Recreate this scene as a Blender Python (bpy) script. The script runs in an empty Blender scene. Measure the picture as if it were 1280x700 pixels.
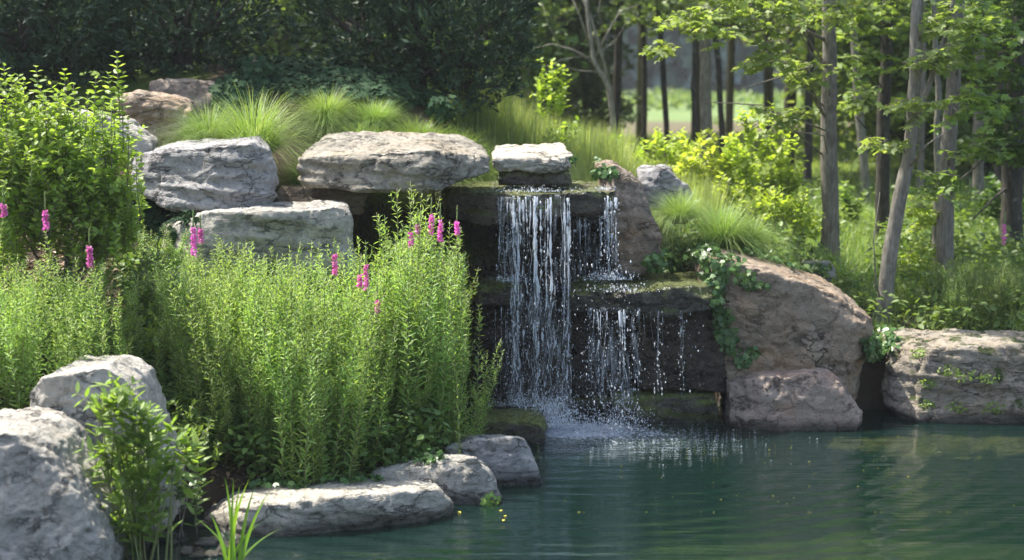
import bpy, bmesh, math, random
import numpy as np
from mathutils import Vector, Matrix
from mathutils.bvhtree import BVHTree

# ------------------------------------------------------------------ camera, sky, sun, exposure
scene = bpy.context.scene
col = scene.collection
F = 2030.0; HC = 2.8
TH = math.atan(260 / F)
CT, ST = math.cos(TH), math.sin(TH)
cam_d = bpy.data.cameras.new("camera"); cam = bpy.data.objects.new("camera", cam_d); col.objects.link(cam)
cam.location = (0, 0, HC); cam.rotation_euler = (math.pi / 2 - TH, 0, 0)
cam_d.sensor_width = 36; cam_d.lens = 36 * F / 1280
cam_d.clip_start = 0.1; cam_d.clip_end = 1500
cam_d.dof.use_dof = True; cam_d.dof.focus_distance = 11.8; cam_d.dof.aperture_fstop = 1.5
scene.camera = cam

SUN = Vector((-0.46, 0.27, 1.0)).normalized()
w = bpy.data.worlds.new("World"); scene.world = w; w.use_nodes = True
nt = w.node_tree
bg = nt.nodes["Background"]; bg.inputs["Strength"].default_value = 0.14
sky = nt.nodes.new("ShaderNodeTexSky"); sky.sky_type = 'NISHITA'; sky.sun_disc = False
sky.sun_elevation = math.asin(SUN.z); sky.sun_rotation = math.atan2(SUN.x, SUN.y)
sky.air_density = 1.2; sky.dust_density = 3.0
nt.links.new(sky.outputs[0], bg.inputs[0])
sd = bpy.data.lights.new("sun", 'SUN'); sd.energy = 4.2; sd.angle = math.radians(0.6); sd.color = (1.0, 0.95, 0.86)
so = bpy.data.objects.new("sun", sd); col.objects.link(so)
so.rotation_euler = SUN.to_track_quat('Z', 'Y').to_euler()
scene.view_settings.view_transform = 'Standard'; scene.view_settings.look = 'None'
scene.view_settings.gamma = 1; scene.view_settings.exposure = 1.42
scene.cycles.max_bounces = 6; scene.cycles.diffuse_bounces = 3; scene.cycles.glossy_bounces = 3
scene.cycles.transmission_bounces = 3; scene.cycles.transparent_max_bounces = 12
scene.cycles.caustics_reflective = False; scene.cycles.caustics_refractive = False

# ------------------------------------------------------------------ helpers
rng = np.random.default_rng(7); random.seed(7)

def P(px, py, D):
    dx = (px - 640) / F; dy = (350 - py) / F
    d = (dx, CT + dy * ST, -ST + dy * CT)
    t = D / d[1]
    return Vector((d[0] * t, D, HC + d[2] * t))
def ray(px, py):
    dx = (px - 640) / F; dy = (350 - py) / F
    return Vector((dx, CT + dy * ST, -ST + dy * CT)).normalized()
def XY(px, D):                       # ground position of a column of the view
    return (px - 640) / F * D * 1.0
def mpp(D): return D / F

def hash3(i):
    i = i.astype(np.int64)
    h = (i[..., 0] * 374761393 + i[..., 1] * 668265263 + i[..., 2] * 2147483647 // 7) & 0xffffffff
    h = ((h ^ (h >> 13)) * 1274126177) & 0xffffffff
    h = ((h ^ (h >> 16)) * 2246822519) & 0xffffffff
    return ((h ^ (h >> 15)) & 0xffffff) / float(0xffffff)
def vnoise(p):
    f = np.floor(p); r = p - f; r = r * r * (3 - 2 * r)
    out = 0
    for a in (0, 1):
        for b in (0, 1):
            for c in (0, 1):
                wgt = (r[..., 0] if a else 1 - r[..., 0]) * (r[..., 1] if b else 1 - r[..., 1]) * (r[..., 2] if c else 1 - r[..., 2])
                out = out + wgt * hash3(f + np.array([a, b, c]))
    return out * 2 - 1
def fbm(p, o=4, g=0.5):
    s = 0; a = 1; t = 0
    for k in range(o):
        s = s + a * vnoise(p * (2.03 ** k) + 17.3 * k); t += a; a *= g
    return s / t

def tag(o, label=None, cat=None, group=None, kind=None):
    if label: o['label'] = label
    if cat: o['category'] = cat
    if group: o['group'] = group
    if kind: o['kind'] = kind
    return o
def empty(name, loc, rz=0):
    o = bpy.data.objects.new(name, None); o.empty_display_size = 0.1
    o.location = loc; o.rotation_euler = (0, 0, rz); col.objects.link(o); return o
def mesh_from(name, V, loops, sizes, mat=None, smooth=True):
    me = bpy.data.meshes.new(name)
    V = np.asarray(V, dtype=np.float32); loops = np.asarray(loops, dtype=np.int32); sizes = np.asarray(sizes, dtype=np.int32)
    me.vertices.add(len(V)); me.vertices.foreach_set("co", V.ravel())
    me.loops.add(len(loops)); me.loops.foreach_set("vertex_index", loops)
    starts = np.concatenate([[0], np.cumsum(sizes)[:-1]]).astype(np.int32)
    me.polygons.add(len(sizes)); me.polygons.foreach_set("loop_start", starts); me.polygons.foreach_set("loop_total", sizes)
    me.polygons.foreach_set("use_smooth", np.full(len(sizes), smooth))
    if mat: me.materials.append(mat)
    me.update(calc_edges=True); me.validate()
    return me
def link(name, me, parent=None, loc=None):
    o = bpy.data.objects.new(name, me); col.objects.link(o)
    if parent: o.parent = parent
    if loc is not None: o.location = loc
    return o

class MB:
    """collects leaves and tubes, then becomes one mesh"""
    def __init__(s): s.V = []; s.L = []; s.S = []; s.n = 0
    def add(s, V, L, S):
        s.V.append(np.asarray(V, float)); s.L.append(np.asarray(L) + s.n); s.S.append(np.asarray(S)); s.n += len(V)
    def leaves(s, pos, d, nrm, size, tpl, width=1.0):
        pos = np.asarray(pos, float); d = np.asarray(d, float); nrm = np.asarray(nrm, float)
        if len(pos) == 0: return
        size = np.broadcast_to(np.asarray(size, float), (len(pos),))
        d = d / (np.linalg.norm(d, axis=1, keepdims=True) + 1e-9)
        sd_ = np.cross(d, nrm); sd_ /= (np.linalg.norm(sd_, axis=1, keepdims=True) + 1e-9)
        n2 = np.cross(sd_, d)
        tv, tf = tpl; tv = np.asarray(tv, float)
        V = pos[:, None, :] + size[:, None, None] * (sd_[:, None, :] * tv[None, :, 0:1] * width + d[:, None, :] * tv[None, :, 1:2] + n2[:, None, :] * tv[None, :, 2:3])
        k = len(tv); fl = np.concatenate([np.array(f) for f in tf]); fs = np.array([len(f) for f in tf])
        L = (np.arange(len(pos))[:, None] * k + fl[None, :]).ravel()
        s.add(V.reshape(-1, 3), L, np.tile(fs, len(pos)))
    def tube(s, pts, rad, sides=6, squash=1.0):
        pts = np.asarray(pts, float); m = len(pts)
        rad = np.broadcast_to(np.asarray(rad, float), (m,))
        T = np.gradient(pts, axis=0); T /= (np.linalg.norm(T, axis=1, keepdims=True) + 1e-9)
        ref = np.array([0.0, 0, 1]) if abs(T[:, 2]).mean() < 0.8 else np.array([0, 1.0, 0])
        A = np.cross(T, ref); A /= (np.linalg.norm(A, axis=1, keepdims=True) + 1e-9); B = np.cross(T, A)
        a = np.arange(sides) * 2 * math.pi / sides
        V = pts[:, None, :] + rad[:, None, None] * (A[:, None, :] * np.cos(a)[None, :, None] + B[:, None, :] * np.sin(a)[None, :, None] * squash)
        L = []
        for i in range(m - 1):
            for j in range(sides):
                j2 = (j + 1) % sides
                L += [i * sides + j, i * sides + j2, (i + 1) * sides + j2, (i + 1) * sides + j]
        S = [4] * ((m - 1) * sides)
        L += list(range((m - 1) * sides, m * sides)); S.append(sides)
        L += list(range(sides - 1, -1, -1)); S.append(sides)
        s.add(V.reshape(-1, 3), L, S)
    def blades(s, base, tipdir, length, width, droop, seg=5):
        """arching strips; base Nx3, tipdir Nx3 start direction, droop = how much gravity bends them"""
        N = len(base); t = np.linspace(0, 1, seg + 1)
        d = tipdir / np.linalg.norm(tipdir, axis=1, keepdims=True)
        h = d.copy(); h[:, 2] = 0; hn = np.linalg.norm(h, axis=1, keepdims=True) + 1e-6; h /= hn
        sdv = np.stack([-h[:, 1], h[:, 0], np.zeros(N)], 1)
        L_ = length[:, None, None]; tt = t[None, :, None]
        path = base[:, None, :] + d[:, None, :] * L_ * tt
        path[:, :, 2] -= (droop[:, None] * length[:, None] * (t[None, :] ** 2.2))
        path += h[:, None, :] * (droop[:, None, None] * L_ * 0.45 * tt ** 2)
        wd = (width[:, None, None] * (1 - tt ** 1.6) * 0.5 + 0.0002)
        A = path - sdv[:, None, :] * wd; B = path + sdv[:, None, :] * wd
        V = np.stack([A, B], 2).reshape(N, -1, 3)
        k = (seg + 1) * 2
        f = []
        for i in range(seg): f += [2 * i, 2 * i + 1, 2 * i + 3, 2 * i + 2]
        L = (np.arange(N)[:, None] * k + np.array(f)[None, :]).ravel()
        s.add(V.reshape(-1, 3), L, np.full(N * seg, 4))
    def mesh(s, name, mat, smooth=True):
        return mesh_from(name, np.concatenate(s.V), np.concatenate(s.L), np.concatenate(s.S), mat, smooth)

LANCE = ([(0, 0, 0), (.11, .3, .03), (.09, .65, .02), (0, 1, -.06), (-.09, .65, .02), (-.11, .3, .03)], [(0, 1, 2, 3), (0, 3, 4, 5)])
OVATE = ([(0, 0, 0), (.27, .28, .06), (.22, .65, .04), (0, 1, -.10), (-.22, .65, .04), (-.27, .28, .06)], [(0, 1, 2, 3), (0, 3, 4, 5)])
MAPLE = ([(0, 0, 0), (.18, .05, .02), (.48, .16, -.05), (.30, .36, .02), (.52, .62, -.06), (.20, .62, .02), (0, 1.02, -.08),
          (-.20, .62, .02), (-.52, .62, -.06), (-.30, .36, .02), (-.48, .16, -.05), (-.18, .05, .02)],
         [(0, 1, 2, 3), (0, 3, 4, 5), (0, 5, 6), (0, 6, 7), (0, 7, 8, 9), (0, 9, 10, 11)])
NEEDLE = ([(-.035, 0, 0), (.035, 0, 0), (.02, .7, .0), (0, 1, -.03), (-.02, .7, .0)], [(0, 1, 2, 3, 4)])
TUFT = ([(-.05, 0, 0), (.05, 0, 0), (.10, .35, .02), (.2, .62, 0), (.07, .6, .03), (.03, 1, 0), (-.06, .66, .02), (-.22, .7, 0), (-.12, .35, 0)], [(0, 1, 2, 3, 4), (0, 4, 5, 6), (0, 6, 7, 8)])

def unit(n):
    v = rng.normal(size=(n, 3)); return v / np.linalg.norm(v, axis=1, keepdims=True)

# ------------------------------------------------------------------ materials
def newmat(name):
    m = bpy.data.materials.new(name); m.use_nodes = True; n = m.node_tree; n.nodes.clear()
    out = n.nodes.new("ShaderNodeOutputMaterial"); return m, n, out
def N(n, t, **kw):
    nd = n.nodes.new(t)
    for k, v in kw.items():
        if k in ('ins',):
            for a, b in v.items(): nd.inputs[a].default_value = b
        else: setattr(nd, k, v)
    return nd
def noise(n, vec, scale, detail=6, rough=.6, lac=2.0):
    nd = N(n, "ShaderNodeTexNoise", ins={'Scale': scale, 'Detail': detail, 'Roughness': rough})
    n.links.new(vec, nd.inputs['Vector']); return nd.outputs['Fac']
def mp(n, val, a, b, c=0.0, d=1.0):
    nd = N(n, "ShaderNodeMapRange"); nd.inputs[1].default_value = a; nd.inputs[2].default_value = b
    nd.inputs[3].default_value = c; nd.inputs[4].default_value = d
    n.links.new(val, nd.inputs[0]); return nd.outputs[0]
def mixc(n, fac, a, b, blend='MIX'):
    nd = N(n, "ShaderNodeMix", data_type='RGBA', blend_type=blend)
    for s, v in ((0, fac), (6, a), (7, b)):
        if isinstance(v, (int, float)): nd.inputs[s].default_value = v
        elif isinstance(v, tuple): nd.inputs[s].default_value = (*v, 1)
        else: n.links.new(v, nd.inputs[s])
    return nd.outputs[2]
def math_(n, op, a, b=0.0):
    nd = N(n, "ShaderNodeMath", operation=op)
    for s, v in ((0, a), (1, b)):
        if isinstance(v, (int, float)): nd.inputs[s].default_value = v
        else: n.links.new(v, nd.inputs[s])
    return nd.outputs[0]

def leafmat(name, c1, c2, c3=None, trans=.45, rough=.45, tcol=(1.25, 1.3, .5), spec=.35):
    m, n, out = newmat(name)
    geo = N(n, "ShaderNodeNewGeometry"); oi = N(n, "ShaderNodeObjectInfo")
    colr = mixc(n, geo.outputs['Random Per Island'], c1, c2)
    if c3: colr = mixc(n, mp(n, math_(n, 'FRACT', math_(n, 'MULTIPLY', geo.outputs['Random Per Island'], 7.13)), .8, 1.0), colr, c3)
    tc = noise(n, geo.outputs['Position'], 2.2, 3)
    hsv = N(n, "ShaderNodeHueSaturation")
    hsv.inputs['Saturation'].default_value = 1.0
    n.links.new(mp(n, tc, .3, .7, .72, 1.25), hsv.inputs['Value'])
    n.links.new(mp(n, oi.outputs['Random'], 0, 1, .487, .513), hsv.inputs['Hue'])
    n.links.new(colr, hsv.inputs['Color'])
    p = N(n, "ShaderNodeBsdfPrincipled", ins={'Roughness': rough, 'Specular IOR Level': spec})
    n.links.new(hsv.outputs[0], p.inputs['Base Color'])
    tr = N(n, "ShaderNodeBsdfTranslucent")
    n.links.new(mixc(n, 1.0, hsv.outputs[0], tcol, 'MULTIPLY'), tr.inputs['Color'])
    mx = N(n, "ShaderNodeMixShader"); mx.inputs[0].default_value = trans
    n.links.new(p.outputs[0], mx.inputs[1]); n.links.new(tr.outputs[0], mx.inputs[2]); n.links.new(mx.outputs[0], out.inputs[0])
    return m

def rockmat(name, c1, c2, warm, warm_amt=.4, moss=0.0, rough=.8, strata=3.0, dark=.5, wet_all=False, spot=0.25, bump=1.0, crack=.75, mosscol=(.07, .10, .02)):
    m, n, out = newmat(name)
    geo = N(n, "ShaderNodeNewGeometry"); pos = geo.outputs['Position']
    mpg = N(n, "ShaderNodeMapping"); mpg.inputs['Scale'].default_value = (1, 1, strata); mpg.inputs['Rotation'].default_value = (.12, .10, 0)
    n.links.new(pos, mpg.inputs['Vector']); sp = mpg.outputs[0]
    big = noise(n, pos, 1.7, 4, .55); mid = noise(n, sp, 4.5, 10, .62); fine = noise(n, pos, 26, 12, .72); tiny = noise(n, pos, 110, 4, .6)
    colr = mixc(n, mp(n, mid, .32, .68), c1, c2)
    colr = mixc(n, mp(n, math_(n, 'MULTIPLY', mp(n, big, .42, .62), mp(n, noise(n, pos, 6, 8, .6), .35, .6)), 0, 1, 0, warm_amt), colr, warm)
    # dark weathering streaks and cracks
    cr = N(n, "ShaderNodeTexNoise", ins={'Scale': 2.6, 'Detail': 8, 'Roughness': .62}); n.links.new(sp, cr.inputs['Vector'])
    crk = mp(n, math_(n, 'ABSOLUTE', math_(n, 'SUBTRACT', cr.outputs['Fac'], .5)), 0, .022, 1, 0)
    crk_m = math_(n, 'MULTIPLY', crk, mp(n, noise(n, pos, 3.1, 3), .45, .6))
    wth = mp(n, noise(n, pos, 3.3, 9, .68), .50, .68, 0, dark)
    colr = mixc(n, wth, colr, tuple(x * .38 for x in c1))
    colr = mixc(n, mp(n, fine, .35, .72, 0, .55), colr, tuple(min(1, x * 1.25) for x in c2))
    colr = mixc(n, mp(n, fine, .44, .28, 0, .7), colr, tuple(x * .45 for x in c1))
    colr = mixc(n, math_(n, 'MULTIPLY', crk_m, .8), colr, tuple(x * .2 for x in c1))
    # lichen spots
    sp2 = mp(n, noise(n, pos, 9, 5, .75), .60, .66, 0, spot)
    colr = mixc(n, sp2, colr, (.50, .49, .44))
    sx = N(n, "ShaderNodeSeparateXYZ"); n.links.new(geo.outputs['Normal'], sx.inputs[0])
    px_ = N(n, "ShaderNodeSeparateXYZ"); n.links.new(pos, px_.inputs[0])
    rg = N(n, "ShaderNodeMath", operation='ADD'); rg.inputs[0].default_value = rough; rg.inputs[1].default_value = 0
    roughv = rg.outputs[0]
    if moss > 0:
        mm = math_(n, 'MULTIPLY', mp(n, sx.outputs[2], -.2, .75), mp(n, noise(n, pos, 5, 8, .7), .62 - .3 * moss, .80 - .3 * moss))
        mm = mp(n, mm, 0.1, .5)
        mc = mixc(n, mp(n, fine, .35, .65), tuple(x * .45 for x in mosscol), mosscol)
        colr = mixc(n, mm, colr, mc)
    # wet stain just above the pond
    wl = mp(n, math_(n, 'ADD', px_.outputs[2], math_(n, 'MULTIPLY', mid, -.06)), 0, .075, 1, 0)
    colr = mixc(n, math_(n, 'MULTIPLY', wl, .8), colr, (.03, .03, .025))
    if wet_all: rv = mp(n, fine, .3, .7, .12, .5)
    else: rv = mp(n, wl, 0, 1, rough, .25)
    p = N(n, "ShaderNodeBsdfPrincipled", ins={'Specular IOR Level': .5 if wet_all else .3})
    n.links.new(colr, p.inputs['Base Color']); n.links.new(rv, p.inputs['Roughness'])
    vor = N(n, "ShaderNodeTexVoronoi", ins={'Scale': 17.0, 'Randomness': 1.0}); n.links.new(pos, vor.inputs['Vector'])
    pit = math_(n, 'MULTIPLY', mp(n, vor.outputs['Distance'], .05, .28, -1, 0), mp(n, noise(n, pos, 4, 2), .5, .62))
    ve = N(n, "ShaderNodeTexVoronoi", feature='DISTANCE_TO_EDGE', ins={'Scale': 1.9, 'Randomness': 1.0})
    dst = N(n, "ShaderNodeVectorMath", operation='MULTIPLY_ADD'); nzc = N(n, "ShaderNodeTexNoise", ins={'Scale': 4.0, 'Detail': 6, 'Roughness': .6}); n.links.new(pos, nzc.inputs['Vector'])
    n.links.new(nzc.outputs['Color'], dst.inputs[0]); dst.inputs[1].default_value = (.5, .5, .5); n.links.new(sp, dst.inputs[2]); n.links.new(dst.outputs[0], ve.inputs['Vector'])
    vcr = math_(n, 'MULTIPLY', mp(n, ve.outputs['Distance'], 0, .022, 1, 0), mp(n, noise(n, pos, 2.3, 3), .44, .56))
    colr2 = mixc(n, math_(n, 'MULTIPLY', vcr, crack), colr, tuple(x * .22 for x in c1)); n.links.new(colr2, p.inputs['Base Color'])
    h = math_(n, 'ADD', math_(n, 'MULTIPLY', mid, 1.3), math_(n, 'MULTIPLY', vcr, -.8 * crack)); h = math_(n, 'ADD', h, math_(n, 'MULTIPLY', mid, 0)); h = math_(n, 'ADD', h, math_(n, 'MULTIPLY', fine, 1.1))
    h = math_(n, 'ADD', h, math_(n, 'MULTIPLY', tiny, .12))
    h = math_(n, 'ADD', h, math_(n, 'MULTIPLY', crk_m, -.7)); h = math_(n, 'ADD', h, math_(n, 'MULTIPLY', pit, .35))
    bp = N(n, "ShaderNodeBump", ins={'Strength': bump, 'Distance': .045}); n.links.new(h, bp.inputs['Height'])
    n.links.new(bp.outputs[0], p.inputs['Normal']); n.links.new(p.outputs[0], out.inputs[0])
    return m

def barkmat(name, a, b):
    m, n, out = newmat(name)
    geo = N(n, "ShaderNodeNewGeometry"); pos = geo.outputs['Position']
    mpg = N(n, "ShaderNodeMapping"); mpg.inputs['Scale'].default_value = (1, 1, .22); n.links.new(pos, mpg.inputs[0])
    f = noise(n, mpg.outputs[0], 38, 8, .65); g = noise(n, pos, 4, 5)
    c = mixc(n, mp(n, f, .35, .65), a, b)
    c = mixc(n, mp(n, g, .5, .7, 0, .45), c, tuple(x * .45 for x in a))
    c = mixc(n, mp(n, noise(n, pos, 9, 4), .62, .68, 0, .4), c, (.30, .31, .26))
    p = N(n, "ShaderNodeBsdfPrincipled", ins={'Roughness': .9, 'Specular IOR Level': .2}); n.links.new(c, p.inputs['Base Color'])
    bp = N(n, "ShaderNodeBump", ins={'Strength': .9, 'Distance': .02}); n.links.new(f, bp.inputs['Height']); n.links.new(bp.outputs[0], p.inputs['Normal'])
    n.links.new(p.outputs[0], out.inputs[0]); return m

M = {}
M['lime'] = rockmat('limestone_grey', (.28, .265, .235), (.53, .50, .445), (.42, .36, .27), .35)
M['lime_front'] = rockmat('limestone_weathered_front', (.26, .245, .215), (.49, .46, .41), (.34, .29, .21), .5, strata=1.3, dark=.55, bump=.85, crack=.3, spot=.3)
M['lime_blue'] = rockmat('limestone_blue_grey', (.23, .225, .225), (.45, .435, .42), (.32, .28, .22), .3)
M['lime_warm'] = rockmat('limestone_buff', (.17, .155, .125), (.46, .42, .35), (.34, .26, .15), .8, moss=.12, dark=.95)
M['slab_pale'] = rockmat('limestone_pale_slab', (.36, .335, .28), (.64, .59, .50), (.46, .38, .26), .5, dark=.35)
M['brown'] = rockmat('sandstone_brown', (.17, .13, .10), (.36, .30, .24), (.34, .20, .10), .8, dark=.55, strata=2, crack=.35)
M['brown_tan'] = rockmat('sandstone_tan', (.26, .19, .13), (.48, .39, .30), (.45, .27, .13), .9, dark=.35, strata=2.5, crack=.35)  # tan sandstone, paler than the brown one
M['pink'] = rockmat('sandstone_pinkish', (.21, .16, .12), (.40, .32, .24), (.42, .26, .14), .9, dark=.5, strata=1.6, crack=.35)
M['pinklow'] = rockmat('sandstone_low_pinkish', (.26, .195, .16), (.44, .36, .30), (.46, .27, .17), .9, dark=.45, strata=1.6, crack=.35)
M['right'] = rockmat('sandstone_mossy', (.22, .18, .14), (.42, .37, .30), (.38, .27, .15), .7, moss=.42, dark=.55, crack=.35)
M['wet'] = rockmat('wet_dark_rock', (.04, .036, .03), (.14, .125, .10), (.12, .085, .045), .6, moss=.85, wet_all=True, spot=0, mosscol=(.15, .17, .045))
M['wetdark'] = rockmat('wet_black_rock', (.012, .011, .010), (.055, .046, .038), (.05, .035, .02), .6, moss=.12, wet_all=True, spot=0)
M['wetbrown'] = rockmat('wet_brown_rock', (.035, .028, .022), (.10, .08, .06), (.09, .055, .03), .6, moss=.15, wet_all=True, spot=.0)
M['mossblock'] = rockmat('mossy_block', (.06, .055, .045), (.16, .14, .11), (.12, .09, .04), .5, moss=.95, wet_all=True, spot=0, mosscol=(.17, .20, .05))
M['shelf'] = rockmat('submerged_tan', (.50, .36, .14), (.80, .62, .30), (.6, .38, .12), .6)
M['bark'] = barkmat('bark_grey_brown', (.12, .105, .088), (.27, .24, .205))
M['barkl'] = barkmat('bark_pale', (.12, .108, .09), (.28, .255, .215))
M['barkd'] = barkmat('bark_dark', (.035, .03, .026), (.09, .08, .065))
M['stem'] = leafmat('green_stem', (.16, .20, .06), (.22, .20, .09), trans=.1)
M['loose'] = leafmat('loosestrife_leaf', (.24, .38, .10), (.36, .49, .17), (.48, .57, .29), trans=.5)
M['bud'] = leafmat('bud_green', (.22, .30, .12), (.28, .34, .16), trans=.3)
M['loose_dk'] = leafmat('meadow_loosestrife_leaf', (0.12, 0.2, 0.06), (0.19, 0.28, 0.09), trans=.45)
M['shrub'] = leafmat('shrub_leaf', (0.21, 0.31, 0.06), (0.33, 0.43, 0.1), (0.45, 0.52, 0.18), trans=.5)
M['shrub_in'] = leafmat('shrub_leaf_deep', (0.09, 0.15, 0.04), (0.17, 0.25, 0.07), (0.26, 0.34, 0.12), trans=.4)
M['bright'] = leafmat('bright_shrub_leaf', (0.3, 0.38, 0.06), (0.42, 0.5, 0.1), (0.5, 0.56, 0.18), trans=.55)
M['maple'] = leafmat('maple_leaf', (0.17, 0.25, 0.07), (0.28, 0.36, 0.12), (0.38, 0.44, 0.2), trans=.5)
M['mapled'] = leafmat('dark_maple_leaf', (0.07, 0.13, 0.035), (0.14, 0.21, 0.06), trans=.45)  # darker green leaf
M['juniper'] = leafmat('juniper_needle', (0.022, 0.048, 0.028), (0.05, 0.085, 0.045), trans=.12, rough=.6, spec=.2)
M['wood'] = leafmat('woodland_leaf', (.12, .18, .06), (.22, .29, .10), (.34, .40, .17), trans=.4)
M['far'] = leafmat('far_leaf_haze_tint', (0.07, 0.11, 0.12), (0.12, 0.17, 0.17), trans=.2)  # blue of the distance haze mixed into the leaf colour
M['conif'] = leafmat('conifer_needle', (.09, .12, .055), (.17, .20, .09), trans=.25)
M['grass'] = leafmat('ornamental_grass', (.17, .26, .08), (.28, .37, .13), (.44, .46, .27), trans=.4)
M['meadow'] = leafmat('meadow_grass', (.24, .31, .11), (.36, .42, .18), (.46, .48, .27), trans=.45)
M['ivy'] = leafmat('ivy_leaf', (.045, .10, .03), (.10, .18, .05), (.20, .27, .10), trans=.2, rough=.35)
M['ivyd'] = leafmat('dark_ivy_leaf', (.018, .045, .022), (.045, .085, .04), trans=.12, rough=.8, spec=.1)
M['weed'] = leafmat('weed_leaf', (0.18, 0.29, 0.06), (0.28, 0.4, 0.1), (0.36, 0.46, 0.16), trans=.5)
M['iris'] = leafmat('iris_blade', (.14, .28, .04), (.22, .36, .06), trans=.45)
M['petal'] = leafmat('magenta_petal', (.66, .16, .46), (.84, .34, .66), (.80, .50, .72), trans=.4, tcol=(1.2, .7, 1.1))
M['litter'] = leafmat('leaf_litter', (.14, .09, .05), (.25, .17, .09), trans=.1)
M['yleaf'] = leafmat('yellow_leaf', (.45, .42, .06), (.55, .50, .10), trans=.3)

# ground
m, n, out = newmat('soil_and_turf'); geo = N(n, "ShaderNodeNewGeometry"); pos = geo.outputs['Position']
sx = N(n, "ShaderNodeSeparateXYZ"); n.links.new(pos, sx.inputs[0])
soil = mixc(n, noise(n, pos, 14, 8, .7), (.025, .018, .012), (.085, .062, .042))
turf = mixc(n, noise(n, pos, 5, 8, .7), (.07, .12, .02), (.17, .24, .05))
fieldc = mixc(n, noise(n, pos, .35, 6, .6), (.11, .17, .055), (.17, .22, .09))
mulch = mixc(n, noise(n, pos, 20, 4), (.10, .055, .04), (.17, .10, .075))
turf = mixc(n, mp(n, noise(n, pos, .55, 4), .56, .62), turf, mulch)
c = mixc(n, mp(n, math_(n, 'ADD', sx.outputs[1], math_(n, 'MULTIPLY', noise(n, pos, .9, 5), 3.0)), 16.4, 17.2), soil, turf)
c = mixc(n, mp(n, math_(n, 'ADD', sx.outputs[1], math_(n, 'MULTIPLY', noise(n, pos, .3, 4), 8.0)), 48, 51), c, (.12, .105, .065))
c = mixc(n, mp(n, math_(n, 'ADD', sx.outputs[1], math_(n, 'MULTIPLY', noise(n, pos, .3, 4), 8.0)), 60, 64), c, fieldc)
c = mixc(n, mp(n, sx.outputs[2], -.02, .05), (.03, .035, .022), c)
p = N(n, "ShaderNodeBsdfPrincipled", ins={'Roughness': .95, 'Specular IOR Level': .15}); n.links.new(c, p.inputs['Base Color'])
bp = N(n, "ShaderNodeBump", ins={'Strength': .8, 'Distance': .04}); n.links.new(noise(n, pos, 18, 10, .75), bp.inputs['Height']); n.links.new(bp.outputs[0], p.inputs['Normal'])
n.links.new(p.outputs[0], out.inputs[0]); M['ground'] = m

# pond water: turbid teal body under a rippled Fresnel surface
FALL = P(700, 530, 12.75)
m, n, out = newmat('pond_water'); geo = N(n, "ShaderNodeNewGeometry"); pos = geo.outputs['Position']
mpg = N(n, "ShaderNodeMapping"); mpg.inputs['Scale'].default_value = (.55, 4.2, 1); n.links.new(pos, mpg.inputs[0])
n1 = noise(n, mpg.outputs[0], 1.7, 4, .5); n2 = noise(n, mpg.outputs[0], 5.5, 3, .55)
off = N(n, "ShaderNodeVectorMath", operation='SUBTRACT'); n.links.new(pos, off.inputs[0]); off.inputs[1].default_value = (FALL.x, FALL.y + .2, 0)
dist = N(n, "ShaderNodeVectorMath", operation='LENGTH'); n.links.new(off.outputs[0], dist.inputs[0])
wv = N(n, "ShaderNodeTexWave", wave_type='RINGS', rings_direction='SPHERICAL', ins={'Scale': 1.5, 'Distortion': 3.5, 'Detail': 2, 'Detail Scale': 1.4})
n.links.new(off.outputs[0], wv.inputs['Vector'])
near = mp(n, dist.outputs['Value'], .3, 2.4, 1, 0)
h = math_(n, 'ADD', math_(n, 'MULTIPLY', n1, .9), math_(n, 'MULTIPLY', n2, .28))
h = math_(n, 'ADD', h, math_(n, 'MULTIPLY', wv.outputs['Fac'], .3))
h = math_(n, 'ADD', h, math_(n, 'MULTIPLY', math_(n, 'MULTIPLY', noise(n, pos, 16, 4, .7), near), 2.6))
bp = N(n, "ShaderNodeBump", ins={'Strength': .27, 'Distance': .05}); n.links.new(h, bp.inputs['Height'])
fr = N(n, "ShaderNodeFresnel", ins={'IOR': 1.7}); n.links.new(bp.outputs[0], fr.inputs['Normal'])
gl = N(n, "ShaderNodeBsdfGlossy", ins={'Roughness': .03, 'Color': (.95, .97, .97, 1)}); n.links.new(bp.outputs[0], gl.inputs['Normal'])
df = N(n, "ShaderNodeBsdfDiffuse", ins={'Color': (.014, .056, .044, 1)}); tp = N(n, "ShaderNodeBsdfTransparent", ins={'Color': (.75, .85, .62, 1)})
body = N(n, "ShaderNodeMixShader"); body.inputs[0].default_value = .78; n.links.new(df.outputs[0], body.inputs[1]); n.links.new(tp.outputs[0], body.inputs[2])
mx = N(n, "ShaderNodeMixShader"); n.links.new(mp(n, fr.outputs[0], 0, 1, .02, 1.15), mx.inputs[0]); n.links.new(body.outputs[0], mx.inputs[1]); n.links.new(gl.outputs[0], mx.inputs[2])
n.links.new(mx.outputs[0], out.inputs[0]); M['water'] = m

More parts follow.
